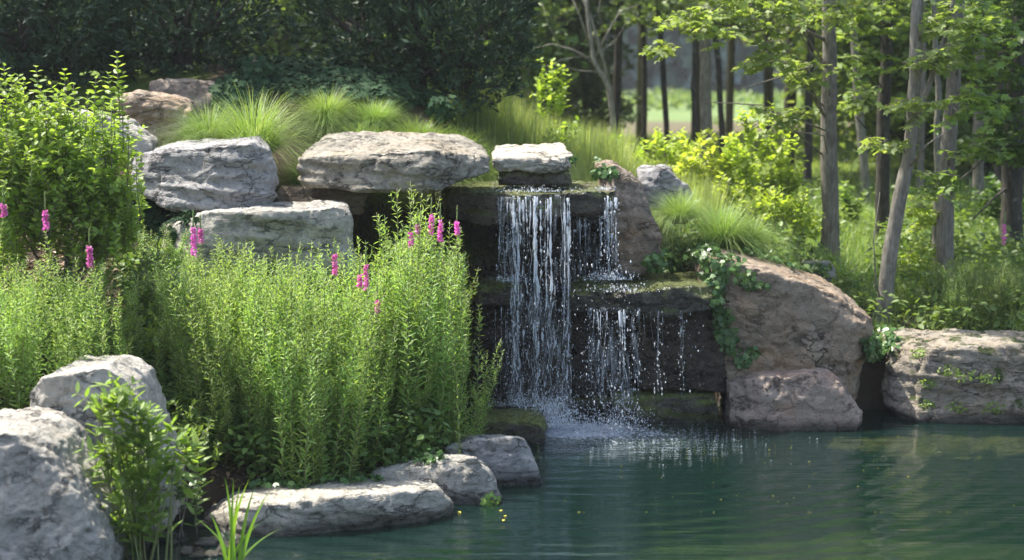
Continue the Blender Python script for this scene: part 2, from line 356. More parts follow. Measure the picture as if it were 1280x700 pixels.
def whitewater(name, alpha, colr=(.82, .87, .93), zs=.35, sc=30, lo=.38, hi=.62):
    m, n, out = newmat(name)
    p = N(n, "ShaderNodeBsdfPrincipled", ins={'Roughness': .15, 'Base Color': (*colr, 1), 'Specular IOR Level': .7})
    t = N(n, "ShaderNodeBsdfTranslucent", ins={'Color': (*colr, 1)})
    a = N(n, "ShaderNodeMixShader"); a.inputs[0].default_value = .45; n.links.new(p.outputs[0], a.inputs[1]); n.links.new(t.outputs[0], a.inputs[2])
    tr = N(n, "ShaderNodeBsdfTransparent"); b = N(n, "ShaderNodeMixShader")
    geo = N(n, "ShaderNodeNewGeometry"); mpg = N(n, "ShaderNodeMapping"); mpg.inputs['Scale'].default_value = (1, 1, zs); n.links.new(geo.outputs['Position'], mpg.inputs[0])
    f = noise(n, mpg.outputs[0], sc, 6, .72)
    n.links.new(mp(n, f, lo, hi, alpha * (.35 if lo < .45 else 0), min(1, alpha * 1.5)), b.inputs[0])
    n.links.new(tr.outputs[0], b.inputs[1]); n.links.new(a.outputs[0], b.inputs[2]); n.links.new(b.outputs[0], out.inputs[0]); return m
M['fall'] = whitewater('falling_water', .50); M['drop'] = whitewater('water_drop', .95); M['film'] = whitewater('water_film', .34, (.75, .80, .86), zs=.07, sc=26, lo=.50, hi=.70); M['foam'] = whitewater('churned_foam', .8, zs=1, sc=38, lo=.47, hi=.60)

# ------------------------------------------------------------------ terrain
ctrl = [(-300, 8, .2), (0, 8.5, .22), (100, 9.2, .28), (220, 9.6, .10), (350, 10.4, .12), (500, 10.8, .16), (600, 11.4, .15),
        (-100, 10, .8), (0, 10, .78), (100, 10.2, .65), (250, 10.8, .36), (400, 11.2, .3), (520, 11.5, .28),
        (0, 11, 1.2), (150, 11.3, 1.05), (300, 11.8, .75), (420, 12, .5), (520, 12.2, .3), (580, 12.3, .1),
        (-100, 12.5, 1.9), (0, 12.5, 1.8), (150, 13, 1.75), (300, 13.2, 1.75), (420, 13.9, 1.85), (520, 14.3, 1.95), (600, 14.3, 1.85), (680, 14.5, 1.72), (740, 14.3, 1.65),
        (0, 14.5, 2.4), (300, 14.2, 2.15), (430, 14.3, 2.15), (300, 15.4, 2.78), (430, 15.4, 2.76), (530, 15.4, 2.58), (600, 15.4, 1.95), (670, 15.5, 1.62), (750, 16, 1.68), (800, 14.8, 1.45),
        (850, 14, 1.15), (900, 14.2, .98), (960, 15, 1.05), (1037, 16.5, .93), (1000, 14.5, .78), (1100, 14.2, .52), (1180, 14.8, .58), (1280, 14, .5), (1500, 14, .5),
        (-200, 20, 2.4), (0, 20, 2.3), (300, 20, 2.3), (600, 20, 1.4), (750, 20, 1.3), (900, 20, 1.15), (1100, 20, 1.0), (1300, 20, .9), (1600, 19, .9),
        (0, 27, 1.6), (400, 27, 1.5), (700, 27, 1.2), (1000, 27, 1.0), (1300, 27, 1.0)]
cp = np.array([[XY(a, b), b, c] for a, b, c in ctrl])
def tps_k(r): return np.where(r > 1e-9, r * r * np.log(r + 1e-9), 0)
_A = tps_k(np.linalg.norm(cp[:, None, :2] - cp[None, :, :2], axis=2)) + np.eye(len(cp)) * .02
_Q = np.c_[np.ones(len(cp)), cp[:, :2]]
_S = np.linalg.solve(np.block([[_A, _Q], [_Q.T, np.zeros((3, 3))]]), np.r_[cp[:, 2], np.zeros(3)])
def sstep(a, b, x): t = np.clip((x - a) / (b - a), 0, 1); return t * t * (3 - 2 * t)
pond = [(-2.05, 9.35), (-3.0, 7.6), (-4.2, 5), (-3, 2.2), (6, 1.2), (12, 4), (15, 10), (13.5, 13.1), (XY(1280, 13.25), 13.25), (XY(1110, 13.25), 13.25),
        (XY(1060, 13.1), 13.1), (XY(920, 13.3), 13.3), (XY(890, 13.7), 13.7), (XY(600, 13.9), 13.9), (XY(480, 13.6), 13.6), (XY(520, 12.9), 12.9), (XY(590, 12.4), 12.4),
        (XY(640, 11.35), 11.35), (XY(560, 10.65), 10.65), (XY(420, 10.25), 10.25), (XY(300, 10.1), 10.1), (XY(240, 9.9), 9.9)]
def pond_sd(x, y):
    pts = np.array(pond); d = np.full(x.shape, 1e9); ins = np.zeros(x.shape, bool)
    for i in range(len(pts)):
        a = pts[i]; b = pts[(i + 1) % len(pts)]; e = b - a
        t = np.clip(((x - a[0]) * e[0] + (y - a[1]) * e[1]) / (e @ e), 0, 1)
        d = np.minimum(d, np.hypot(x - a[0] - t * e[0], y - a[1] - t * e[1]))
        c_ = (a[1] > y) != (b[1] > y)
        with np.errstate(divide='ignore', invalid='ignore'):
            xi = (b[0] - a[0]) * (y - a[1]) / (b[1] - a[1]) + a[0]
        ins ^= c_ & (x < xi)
    return np.where(ins, -d, d)
def land(x, y):
    x = np.asarray(x, float); y = np.asarray(y, float)
    q = np.stack([x, y], -1)
    xc = np.clip(x, -7, 8.5 + 0 * x); yc = np.clip(y, 7.5, 27)
    qq = np.stack([xc, yc], -1)
    r = np.linalg.norm(qq[..., None, :] - cp[:, :2], axis=-1)
    z = tps_k(r) @ _S[:len(cp)] + _S[-3] + _S[-2] * xc + _S[-1] * yc
    z = np.clip(z, .1, 2.95)
    z = z + (1.05 - z) * sstep(24, 40, y)
    z = z + (1.3 - z) * sstep(7.5, 3, y)
    z = z + .04 * fbm(np.stack([x * 1.3, y * 1.3, 0 * x], -1), 4) * sstep(60, 30, y)
    return z
def ground(x, y):
    z = land(x, y); d = pond_sd(np.asarray(x, float), np.asarray(y, float))
    k = sstep(-.25, .32, d)
    return -.75 + (z + .75) * k
def gz(x, y): return float(ground(np.array([x]), np.array([y]))[0])

xs = np.concatenate([[-600, -300, -160, -90, -55, -35, -22, -15, -11], np.arange(-8, 9.01, .11), [11, 14, 18, 25, 36, 55, 90, 160, 300, 600]])
ys = np.concatenate([[-60, -30, -12, -4, 0, 2, 4, 6], np.arange(7.2, 18, .1), np.arange(18, 30, .4), [32, 35, 39, 44, 50, 58, 68, 80, 100, 130, 180, 260, 400, 700]])
GX, GY = np.meshgrid(xs, ys); GZ = ground(GX, GY)
nx, ny = len(xs), len(ys)
idx = np.arange(nx * ny).reshape(ny, nx)
quads = np.stack([idx[:-1, :-1], idx[:-1, 1:], idx[1:, 1:], idx[1:, :-1]], -1).reshape(-1, 4)
TV = np.stack([GX, GY, GZ], -1).reshape(-1, 3)
tag(link('ground', mesh_from('ground', TV, quads.ravel(), np.full(len(quads), 4), M['ground'])), kind='structure')
surf_V = [Vector(v) for v in TV]; surf_F = [tuple(int(i) for i in q) for q in quads]

mb = MB(); wx = [-4.5, 16]; wy = [1, 14.3]
mb.add([(wx[0], wy[0], 0), (wx[1], wy[0], 0), (wx[1], wy[1], 0), (wx[0], wy[1], 0)], [0, 1, 2, 3], [4])
tag(link('pond_water', mb.mesh('pond_water', M['water'], False)), kind='structure')

# ------------------------------------------------------------------ rocks
dg = None
def rock(name, label, pts, mat, back=None, bpts=None, vox=.03, amp=.05, strata=.018, fine=.011, sink=.0, group='limestone boulders round the pond', cat='boulder', seed=0, smooth=1, surface=True, cuts=.6):
    V = [P(*p) for p in pts]
    if back:
        c_ = sum(V, Vector()) / len(V)
        V += [Vector((c_.x + (v.x - c_.x) * .9, v.y + back, v.z - .02)) for v in V]
    if bpts: V += [P(*p) for p in bpts]
    if sink: 
        zmin = min(v.z for v in V)
        V += [Vector((v.x, v.y, v.z - sink)) for v in V if v.z < zmin + .25]
    base = Vector((sum(v.x for v in V) / len(V), sum(v.y for v in V) / len(V), min(v.z for v in V)))
    bm = bmesh.new()
    for v in V: bm.verts.new(v - base)
    r = bmesh.ops.convex_hull(bm, input=bm.verts)
    bmesh.ops.delete(bm, geom=list({e for e in list(r['geom_interior']) + list(r['geom_unused']) if isinstance(e, bmesh.types.BMVert)}), context='VERTS')
    me = bpy.data.meshes.new(name); bm.to_mesh(me); bm.free()
    o = bpy.data.objects.new(name, me); col.objects.link(o)
    md = o.modifiers.new('r', 'REMESH'); md.mode = 'VOXEL'; md.voxel_size = vox; md.use_smooth_shade = True
    sm = o.modifiers.new('s', 'SMOOTH'); sm.iterations = smooth; sm.factor = .5
    dg = bpy.context.evaluated_depsgraph_get()
    me2 = bpy.data.meshes.new_from_object(o.evaluated_get(dg)); o.modifiers.clear(); o.data = me2; bpy.data.meshes.remove(me)
    me2.name = name; me2.materials.clear(); me2.materials.append(mat)
    nv = len(me2.vertices); co = np.empty(nv * 3, np.float32); me2.vertices.foreach_get('co', co); co = co.reshape(-1, 3).astype(float)
    nr = np.empty(nv * 3, np.float32); me2.vertices.foreach_get('normal', nr); nr = nr.reshape(-1, 3).astype(float)
    q = co + seed * 11.7 + np.array(base) * .37
    # chipped planar facets: shave corners off with planes, then relief, bedding ledges, chips
    rg_ = np.random.default_rng(1000 + seed); ext = co.max(0) - co.min(0); em = float(np.mean(ext))
    cen = (co.max(0) + co.min(0)) / 2
    for kk in range(26):
        u = rg_.normal(size=3) * np.array([1, 1, .8]); u /= np.linalg.norm(u); u[2] = u[2] * .9 + .12; u /= np.linalg.norm(u)
        pr = (co - cen) @ u; hmax = pr.max(); cut = hmax - em * (.01 + .07 * rg_.random() ** 1.5) * cuts
        ov = np.clip(pr - cut, 0, None); co = co - ov[:, None] * u[None] * .93
    d = amp * .55 * fbm(q * 1.7, 2)
    rid = np.abs(fbm(q * 3.1 + 5, 3)); d -= amp * .55 * (np.clip(.07 - rid, 0, 1) / .07) ** 1.5
    st_n = fbm(q * np.array([4.2, 4.2, 6.5]) + 40, 2) * 2.2; fl_ = np.floor(st_n * 2.2); fr_ = st_n * 2.2 - fl_
    d += amp * .30 * (fl_ + np.clip((fr_ - .5) * 5 + .5, 0, 1)) / 2.2
    side = 1 - np.abs(nr[:, 2]) ** 2
    tilt = q @ np.array([.12, .08, 1.0])
    lay = fbm(np.stack([q[:, 0] * .9, q[:, 1] * .9, tilt * 9], -1), 3)
    d += strata * (np.tanh(lay * 9) * .55 + lay * .8) * side
    lay2 = fbm(np.stack([q[:, 0] * 2.5, q[:, 1] * 2.5, tilt * 28 + 31], -1), 2)
    d += strata * .35 * np.tanh(lay2 * 5) * side
    d += fine * (fbm(q * 11, 5, .62) * 1.9) - fine * 1.6 * (np.clip(vnoise(q * 21) - .5, 0, 1) * 2)
    co = co + nr * d[:, None]
    me2.vertices.foreach_set('co', co.astype(np.float32).ravel()); me2.update()
    me2.polygons.foreach_set('use_smooth', np.ones(len(me2.polygons), bool))
    o.location = base
    tag(o, label, cat, group)
    if surface:
        n0 = len(surf_V); surf_V.extend(Vector(v) + base for v in co)
        surf_F.extend(tuple(n0 + i for i in p.vertices) for p in me2.polygons)
    return o

# upper left
rock('boulder', 'layered pale grey block with sloping top beside the leafy shrub', [(166, 196, 12.6), (200, 190, 12.35), (318, 178, 12.2), (338, 190, 12.4), (348, 228, 12.45), (344, 254, 12.35), (302, 264, 12.15), (212, 263, 12.2), (166, 238, 12.5)], M['lime_blue'], bpts=[(175, 190, 13.2), (240, 176, 13.2), (322, 169, 13.0), (335, 180, 13.0), (180, 240, 13.2), (335, 245, 13.1)], vox=.016, amp=.03, strata=.016, cuts=.35, seed=1)
rock('boulder', 'broad light grey boulder half hidden behind the tall flowering stems', [(205, 286, 12.1), (262, 266, 11.9), (350, 264, 11.8), (412, 258, 11.9), (438, 260, 12.1), (443, 305, 12.0), (448, 360, 11.95), (205, 360, 11.95)], M['lime'], bpts=[(215, 270, 12.7), (300, 253, 12.7), (432, 250, 12.6), (440, 340, 12.6)], vox=.02, amp=.04, strata=.01, seed=2)
rock('boulder', 'long buff flat-topped slab bridging the dark hollow under the grass', [(370, 196, 12.6), (371, 230, 12.6), (455, 242, 12.3), (540, 242, 12.2), (612, 214, 12.75), (613, 195, 12.85), (541, 188, 12.25), (430, 193, 12.4)], M['lime_warm'], bpts=[(404, 168, 13.4), (470, 163, 13.7), (575, 168, 13.6), (606, 182, 13.4), (400, 225, 13.4), (590, 215, 13.6)], vox=.016, amp=.028, strata=.02, cuts=.4, seed=3)
rock('boulder', 'small pale cap stone with a dark underside above the waterfall', [(614, 196, 12.95), (619, 214, 12.95), (700, 217, 12.9), (716, 206, 13.1), (717, 193, 13.2), (702, 198, 12.9)], M['slab_pale'], bpts=[(617, 180, 13.6), (704, 178, 13.65), (625, 212, 13.6), (700, 212, 13.6)], vox=.016, amp=.022, strata=.018, seed=4)
rock('rock_slab', 'thin mossy plate of rock lying in the stream above the fall', [(622, 214, 12.98), (622, 232, 12.98), (716, 231, 12.95), (716, 214, 12.95)], M['wet'], back=.5, vox=.016, amp=.012, strata=.004, cat='rock slab', seed=5)
rock('rock_slab', 'mossy overhanging ledge that the waterfall spills over', [(556, 238, 13.0), (562, 270, 13.05), (610, 282, 12.85), (655, 268, 12.7), (706, 272, 12.72), (712, 240, 12.75), (650, 242, 12.68), (610, 243, 12.8)], M['wet'], bpts=[(545, 228, 14.1), (712, 226, 14.1), (560, 262, 14.1), (710, 262, 14.1)], vox=.018, amp=.045, strata=.018, cuts=.3, cat='rock slab', seed=6)
rock('rock_slab', 'thick mossy right end of the top ledge with a thin trickle', [(698, 238, 12.85), (700, 266, 12.88), (735, 272, 12.8), (765, 264, 12.85), (771, 238, 12.9), (735, 240, 12.74)], M['wet'], bpts=[(700, 226, 14.1), (772, 226, 14.1), (705, 262, 14.1), (768, 262, 14.1)], vox=.018, amp=.04, strata=.018, cuts=.3, cat='rock slab', seed=61)
rock('rock_slab', 'wide mossy middle ledge below the right end of the fall', [(712, 363, 12.7), (714, 390, 12.75), (790, 388, 12.6), (840, 396, 12.58), (894, 388, 12.6), (900, 354, 12.8), (850, 360, 12.5), (790, 366, 12.5)], M['wet'], bpts=[(716, 343, 13.6), (880, 340, 13.7), (716, 370, 13.6), (880, 365, 13.7)], vox=.018, amp=.042, strata=.016, cuts=.3, cat='rock slab', seed=7)
rock('rock_slab', 'short mossy ledge left of the falling water', [(594, 356, 12.85), (596, 382, 12.85), (652, 380, 12.8), (652, 356, 12.75)], M['wet'], back=.7, vox=.02, amp=.02, strata=.012, cat='rock slab', seed=8)
WG = 'stacked wet blocks of the waterfall wall'
rock('wall_block', 'grey-brown block propping the slab above the hollow', [(345, 232, 12.9), (345, 262, 12.9), (452, 268, 12.85), (458, 240, 12.9)], M['brown'], back=.5, vox=.025, amp=.02, group=WG, cat='rock block', seed=9)
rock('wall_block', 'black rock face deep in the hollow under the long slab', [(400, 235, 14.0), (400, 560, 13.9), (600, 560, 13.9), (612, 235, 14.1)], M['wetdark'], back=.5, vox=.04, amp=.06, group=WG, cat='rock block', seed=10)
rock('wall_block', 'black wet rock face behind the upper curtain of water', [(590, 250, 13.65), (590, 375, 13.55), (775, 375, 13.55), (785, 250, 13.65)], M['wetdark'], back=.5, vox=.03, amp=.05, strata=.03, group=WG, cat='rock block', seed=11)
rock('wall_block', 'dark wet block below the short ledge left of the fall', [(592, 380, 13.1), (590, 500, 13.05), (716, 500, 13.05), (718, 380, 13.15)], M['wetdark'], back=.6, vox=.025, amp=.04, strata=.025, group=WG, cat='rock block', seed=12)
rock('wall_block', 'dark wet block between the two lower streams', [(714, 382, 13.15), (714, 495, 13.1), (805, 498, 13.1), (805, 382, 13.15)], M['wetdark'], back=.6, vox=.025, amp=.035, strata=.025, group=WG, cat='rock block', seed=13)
rock('wall_block', 'smooth brown wet block under the right end of the middle ledge', [(798, 380, 12.95), (798, 488, 12.95), (905, 490, 12.9), (910, 440, 12.85), (893, 380, 12.9)], M['wetbrown'], back=.7, vox=.022, amp=.03, strata=.012, group=WG, cat='rock block', seed=14)
rock('wall_block', 'low mossy foot block at the water right of the splash', [(766, 496, 12.85), (766, 545, 12.85), (902, 545, 12.8), (904, 494, 12.8)], M['mossblock'], back=.6, vox=.022, amp=.03, group=WG, cat='rock block', seed=15)
rock('wall_block', 'dark foot block behind the white splash', [(590, 498, 13.1), (590, 560, 13.1), (768, 560, 13.1), (768, 498, 13.1)], M['wet'], back=.6, vox=.03, amp=.04, group=WG, cat='rock block', seed=16)
rock('boulder', 'upright tan boulder standing against the right side of the fall', [(745, 206, 13.3), (768, 203, 13.1), (795, 216, 13.0), (815, 270, 12.95), (826, 302, 13.0), (820, 340, 13.0), (772, 345, 13.0), (764, 260, 13.0)], M['brown'], back=.8, vox=.02, amp=.04, strata=.008, seed=17)
rock('boulder', 'bluish grey lumpy boulder below the bright shrubs', [(798, 212, 14.2), (832, 208, 14.1), (848, 222, 14.1), (866, 240, 14.1), (866, 262, 14.1), (800, 262, 14.1)], M['lime_blue'], back=.5, vox=.02, amp=.05, strata=.005, seed=18)
rock('boulder', 'big reddish brown boulder with ivy down its left edge', [(868, 318, 13.2), (890, 325, 12.9), (960, 338, 12.8), (1048, 368, 12.85), (1090, 400, 13.0), (1083, 425, 12.95), (1068, 482, 12.95), (1055, 486, 12.85), (905, 474, 12.9), (898, 400, 12.9)], M['pink'], bpts=[(868, 307, 13.8), (915, 307, 14.0), (1030, 346, 14.1), (1074, 376, 14.0), (900, 500, 13.6), (1065, 500, 13.6)], vox=.02, amp=.045, strata=.01, sink=.3, seed=19)
rock('boulder', 'low pinkish rock at the water in front of the big boulder', [(908, 478, 12.75), (955, 470, 12.6), (1042, 466, 12.6), (1050, 490, 12.55), (1086, 518, 12.6), (1084, 540, 12.55), (955, 545, 12.5), (909, 545, 12.65)], M['pinklow'], back=.6, vox=.02, amp=.035, strata=.008, seed=20)
rock('boulder', 'long moss-pocked boulder at the right end of the pond', [(1115, 432, 13.2), (1105, 505, 13.1), (1138, 545, 12.8), (1162, 434, 12.9), (1430, 436, 12.85), (1430, 545, 12.85), (1280, 430, 12.9)], M['right'], back=.95, vox=.024, amp=.06, strata=.02, seed=21)
rock('boulder', 'dark brown rock wedged in the gap between two boulders', [(1045, 425, 13.55), (1050, 540, 13.5), (1125, 540, 13.5), (1125, 440, 13.6)], M['wetbrown'], back=.5, vox=.03, amp=.05, seed=22)  # dark brown rock filling the gap
# foreground left
rock('boulder', 'large pitted grey boulder in the bottom left corner', [(-80, 545, 8.6), (0, 540, 8.6), (36, 546, 8.6), (62, 562, 8.6), (86, 606, 8.55), (116, 656, 8.5), (134, 712, 8.5), (134, 800, 8.5), (-80, 800, 8.4)], M['lime_front'], back=.8, vox=.014, amp=.016, strata=.003, fine=.016, seed=23)
rock('boulder', 'tall rounded grey boulder behind the leafy weed', [(33, 488, 9.5), (60, 466, 9.4), (130, 460, 9.35), (166, 480, 9.35), (190, 545, 9.3), (212, 602, 9.35), (212, 660, 9.35), (150, 720, 9.3), (85, 720, 9.3), (45, 560, 9.4)], M['lime_front'], back=.7, vox=.016, amp=.028, strata=.006, cuts=.4, seed=24)
rock('rock_slab', 'flat pale shore slab lying lowest at the water edge', [(245, 650, 9.95), (300, 632, 9.62), (420, 619, 9.66), (548, 612, 9.95), (568, 632, 10.1), (562, 690, 10.1), (480, 700, 9.8), (300, 716, 9.52)], M['slab_pale'], bpts=[(290, 606, 10.6), (330, 600, 10.8), (450, 592, 10.9), (535, 595, 10.75), (300, 660, 10.6), (530, 650, 10.7)], vox=.014, amp=.022, strata=.010, cuts=.25, cat='rock slab', seed=25)
rock('boulder', 'rough brownish shore rock between the flat slab and the grey block', [(462, 594, 10.55), (560, 586, 10.35), (596, 570, 10.35), (616, 590, 10.38), (628, 630, 10.4), (622, 670, 10.35), (560, 675, 10.3), (480, 650, 10.4)], M['lime'], bpts=[(490, 570, 11.1), (565, 564, 11.3), (600, 568, 11.1)], vox=.014, amp=.028, fine=.016, strata=.006, seed=26)
rock('boulder', 'smooth blue-grey shore rock nearest the splash', [(556, 562, 10.95), (600, 546, 10.85), (658, 545, 10.8), (672, 575, 10.85), (686, 604, 10.9), (680, 640, 10.85), (600, 645, 10.8)], M['lime_blue'], bpts=[(575, 544, 11.5), (640, 542, 11.5), (660, 560, 11.4)], vox=.014, amp=.03, strata=.006, seed=27)
rock('boulder', 'mossy square block left of the splash', [(586, 524, 12.1), (660, 521, 12.05), (681, 525, 12.15), (685, 555, 12.1), (683, 590, 12.1), (590, 590, 12.05)], M['mossblock'], bpts=[(590, 512, 12.7), (672, 511, 12.7)], vox=.018, amp=.025, strata=.012, seed=28)
# upper left back
rock('boulder', 'long pale brown rock lying on the mound under the evergreens', [(180, 100, 14.7), (215, 96, 14.6), (300, 110, 14.6), (305, 145, 14.5), (190, 150, 14.5)], M['brown'], back=.6, vox=.025, amp=.04, strata=.01, seed=29)
rock('boulder', 'pitted tan boulder beside the fountain grass', [(140, 118, 14.0), (165, 112, 13.9), (235, 126, 13.9), (240, 160, 13.85), (205, 182, 13.9), (150, 190, 13.9)], M['brown_tan'], back=.5, vox=.022, amp=.05, strata=.03, seed=30)
rock('boulder', 'pale rounded rock mostly covered by the leafy shrub', [(50, 146, 12.8), (95, 140, 12.7), (150, 150, 12.7), (186, 178, 12.7), (188, 205, 12.7), (50, 215, 12.7)], M['lime'], back=.6, vox=.025, amp=.05, seed=31)
rock('stone', 'tan leaning stone poking out of the dark ivy', [(308, 80, 15.1), (318, 70, 15.1), (332, 84, 15.1), (335, 118, 15.0), (312, 118, 15.0)], M['brown_tan'], back=.25, vox=.02, amp=.02, group='small stones on the banks', cat='stone', seed=32)
rock('stone', 'small rust coloured stone in the grass below the evergreen', [(536, 134, 14.6), (550, 128, 14.6), (564, 134, 14.6), (565, 152, 14.6), (536, 152, 14.6)], M['brown_tan'], back=.25, vox=.02, amp=.02, group='small stones on the banks', cat='stone', seed=33)
rock('stone', 'small grey stone on the grass behind the big boulder', [(1003, 328, 14.9), (1040, 326, 14.9), (1050, 338, 14.9), (1050, 360, 14.9), (1003, 360, 14.9)], M['lime_blue'], back=.4, vox=.025, amp=.03, group='small stones on the banks', cat='stone', seed=34)
# submerged shelf at the right
def wp(px, py, z):
    d = ray(px, py); t = (z - HC) / d.z; return Vector((0, 0, HC)) + d * t
bm_pts = []
for (px, py) in ((1015, 546), (1060, 536), (1180, 535), (1340, 538), (1340, 562), (1200, 562), (1080, 556)):
    a = wp(px, py, -.035); bm_pts.append(a)
me_pts = []
sh = rock('rock_shelf', 'tan rock shelf lying just under the water before the right boulder', [(1015, 549, 12.4), (1060, 538, 12.9), (1180, 537, 12.95), (1420, 539, 12.9), (1420, 562, 12.1), (1200, 563, 12.1), (1080, 556, 12.3), (1120, 562, 12.15), (1300, 560, 12.15)], M['shelf'], vox=.03, amp=.09, strata=0, sink=.06, cat='rock shelf', seed=35, surface=False)
sh.location.z -= .02 + max(v.co.z for v in sh.data.vertices) + sh.location.z
# pebbles
for k in range(22):
    px = random.uniform(190, 285); D = random.uniform(9.15, 9.85)
    x = XY(px, D); z = max(gz(x, D), 0.0); r = random.uniform(.02, .05)
    bm = bmesh.new(); bmesh.ops.create_icosphere(bm, subdivisions=3, radius=1)
    for v in bm.verts:
        q = np.array([[v.co.x + k * 7, v.co.y, v.co.z]]); f = 1 + .35 * float(fbm(q * 1.1, 3)[0]); v.co *= f; v.co.z *= .6; v.co.x *= 1.3
    for f in bm.faces: f.smooth = True
    me = bpy.data.meshes.new('pebble'); bm.to_mesh(me); bm.free(); me.materials.append(random.choice([M['lime'], M['brown'], M['lime_warm']]))
    o = link('pebble', me, loc=(x, D, z + r * .2)); o.scale = (r, r, r); o.rotation_euler = (0, 0, random.uniform(0, 6))
    tag(o, 'small grey or brown pebble on the soil left of the shore slab', 'pebble', 'loose pebbles on the near bank')

bvh = BVHTree.FromPolygons(surf_V, surf_F)
def hit(px, py):
    loc, nrm, i, d = bvh.ray_cast(Vector((0, 0, HC)), ray(px, py))
    return loc, nrm

# ------------------------------------------------------------------ waterfall
mb = MB()
def strand(px, y0, y1, D, wdt, v0=.35, wander=.03, gap=.38, seg=90, bend=0):
    a = P(px, y0, D); zb = P(px, y1, D).z; H = a.z - zb; T = math.sqrt(2 * H / 9.8)
    t = np.linspace(0, 1, seg) ** .8; z = a.z - H * t ** 2 * .92 - H * t * .08
    fall = (a.z - z) / H
    s = random.uniform(0, 100)
    q = np.stack([np.full(seg, s), z * 5, np.zeros(seg)], -1)
    x = a.x + wander * (.5 * fbm(q * .5, 2) + .35 * fbm(q * np.array([1, 1.6, 1]), 3)) * (0.15 + fall) * 1.8 + bend * fall ** 2 + .05 * wander / .05 * fbm(q * 1.1 + 31, 3) * fall ** 2; y = a.y - v0 * T * t - .02 + .05 * fbm(q * .6 + 50, 2) * fall
    rr = wdt * (.25 + 1.1 * np.clip(fbm(q * np.array([1, 3.4, 1]) + 9, 3) * 1.4 + .4, 0, 1.5)) * (1 - .45 * fall)
    cut = fbm(q * np.array([1, 3.2, 1]) + 77, 3) * 1.3 + (gap + .12) * 1.5 * fall - .02
    rr = np.where(cut > .16, .0005, rr)
    mb.tube(np.stack([x, y, z], -1), rr, 6, .5)
    return x, y, z
def curtain(x0, x1, y0, y1, D, n, w0, w1, **k):
    for i in range(max(2, int(n * .62))): strand(random.uniform(x0, x1), y0 + random.uniform(-1, 5), y1 + random.uniform(-6, 4), D, random.uniform(w0, w1), **k)
curtain(623, 640, 246, 352, 12.72, 12, .002, .006)
curtain(640, 654, 246, 505, 12.70, 17, .003, .010, wander=.05)
curtain(654, 668, 246, 500, 12.68, 7, .0015, .005, wander=.06)
curtain(667, 677, 246, 512, 12.66, 13, .003, .011, wander=.05)
curtain(684, 692, 246, 512, 12.66, 10, .003, .010, wander=.05)
curtain(705, 712, 245, 525, 12.68, 10, .003, .009, wander=.03)
curtain(676, 706, 246, 500, 12.68, 8, .001, .004, wander=.06)
curtain(640, 712, 400, 515, 12.45, 14, .002, .007, wander=.12, bend=.02)
curtain(715, 750, 264, 350, 12.95, 10, .0012, .0025, gap=.6)
curtain(752, 770, 245, 348, 12.8, 15, .003, .009)
curtain(735, 768, 266, 350, 12.85, 8, .0015, .003, gap=.5)
curtain(640, 650, 385, 495, 12.7, 6, .003, .007)
curtain(618, 640, 382, 495, 12.75, 9, .0015, .004, gap=.5)
curtain(734, 760, 385, 510, 12.5, 9, .002, .006, wander=.07, bend=-.03)
curtain(770, 795, 385, 505, 12.5, 12, .002, .008, wander=.05, bend=.02)
curtain(820, 826, 388, 495, 12.52, 3, .002, .004, gap=.6)
curtain(850, 854, 386, 490, 12.52, 3, .002, .004, gap=.5)
curtain(800, 880, 388, 430, 12.55, 9, .001, .002, gap=.8)
# water running over ledges
tag(link('waterfall', mb.mesh('waterfall', M['fall'])), kind='structure', label='thin broken curtain of water falling from the mossy ledge')

mb = MB()
def veil(x0, x1, y0, y1, D, v0=.3):
    a, b = P(x0, y0, D), P(x1, y0, D); zb = P(x0, y1, D).z; nu, nv = 24, 40; H = a.z - zb; T = math.sqrt(2 * H / 9.8)
    u, v = np.meshgrid(np.linspace(0, 1, nu), np.linspace(0, 1, nv)); q = np.stack([u * (b.x - a.x) * 9 + x0, v * H * 1.5, 0 * u], -1); nz = fbm(q, 3)
    V = np.stack([a.x + (b.x - a.x) * u + .02 * nz * v, a.y - v0 * T * v - .01 + .035 * nz, a.z - H * v ** 1.6], -1).reshape(-1, 3)
    i = np.arange(nu * nv).reshape(nv, nu); f = np.stack([i[:-1, :-1], i[:-1, 1:], i[1:, 1:], i[1:, :-1]], -1).reshape(-1, 4); mb.add(V, f.ravel(), np.full(len(f), 4))
veil(636, 714, 243, 500, 12.72); veil(622, 642, 246, 352, 12.74); veil(750, 772, 243, 350, 12.86); veil(735, 800, 384, 500, 12.52); veil(716, 750, 262, 350, 12.98)
tag(link('waterfall_veil', mb.mesh('waterfall_veil', M['film'])), kind='structure', label='thin clear sheet of water between the white strands')
OCT = np.array([(1, 0, 0), (-1, 0, 0), (0, 1, 0), (0, -1, 0), (0, 0, 1), (0, 0, -1)], float)
OF = [(0, 2, 4), (2, 1, 4), (1, 3, 4), (3, 0, 4), (2, 0, 5), (1, 2, 5), (3, 1, 5), (0, 3, 5)]
def drops(mb, pos, r, stretch):
    k = len(pos); V = pos[:, None, :] + OCT[None] * np.stack([r, r, r * stretch], 1)[:, None, :]
    L = (np.arange(k)[:, None] * 6 + np.array(OF).ravel()[None]).ravel(); mb.add(V.reshape(-1, 3), L, np.full(k * 8, 3))
mb = MB()
def dropband(x0, x1, y0, y1, D, n, r0=.002, r1=.006, spread=.0, pw=1.0):
    u = rng.random(n); f = rng.random(n) ** pw
    px = x0 + (x1 - x0) * u; py = y0 + (y1 - y0) * f
    px = px + rng.normal(size=n) * spread * f
    pos = np.array([P(a, b, D - .25 * c + d) for a, b, c, d in zip(px, py, f, rng.normal(size=n) * .06)])
    rr = r0 + (r1 - r0) * rng.random(n) ** 3
    drops(mb, pos, rr, 1 + rng.random(n) * 2.2)
dropband(620, 640, 250, 352, 12.72, 110)
dropband(636, 715, 250, 520, 12.7, 900, spread=5, pw=.7)
dropband(715, 765, 265, 350, 12.9, 90)
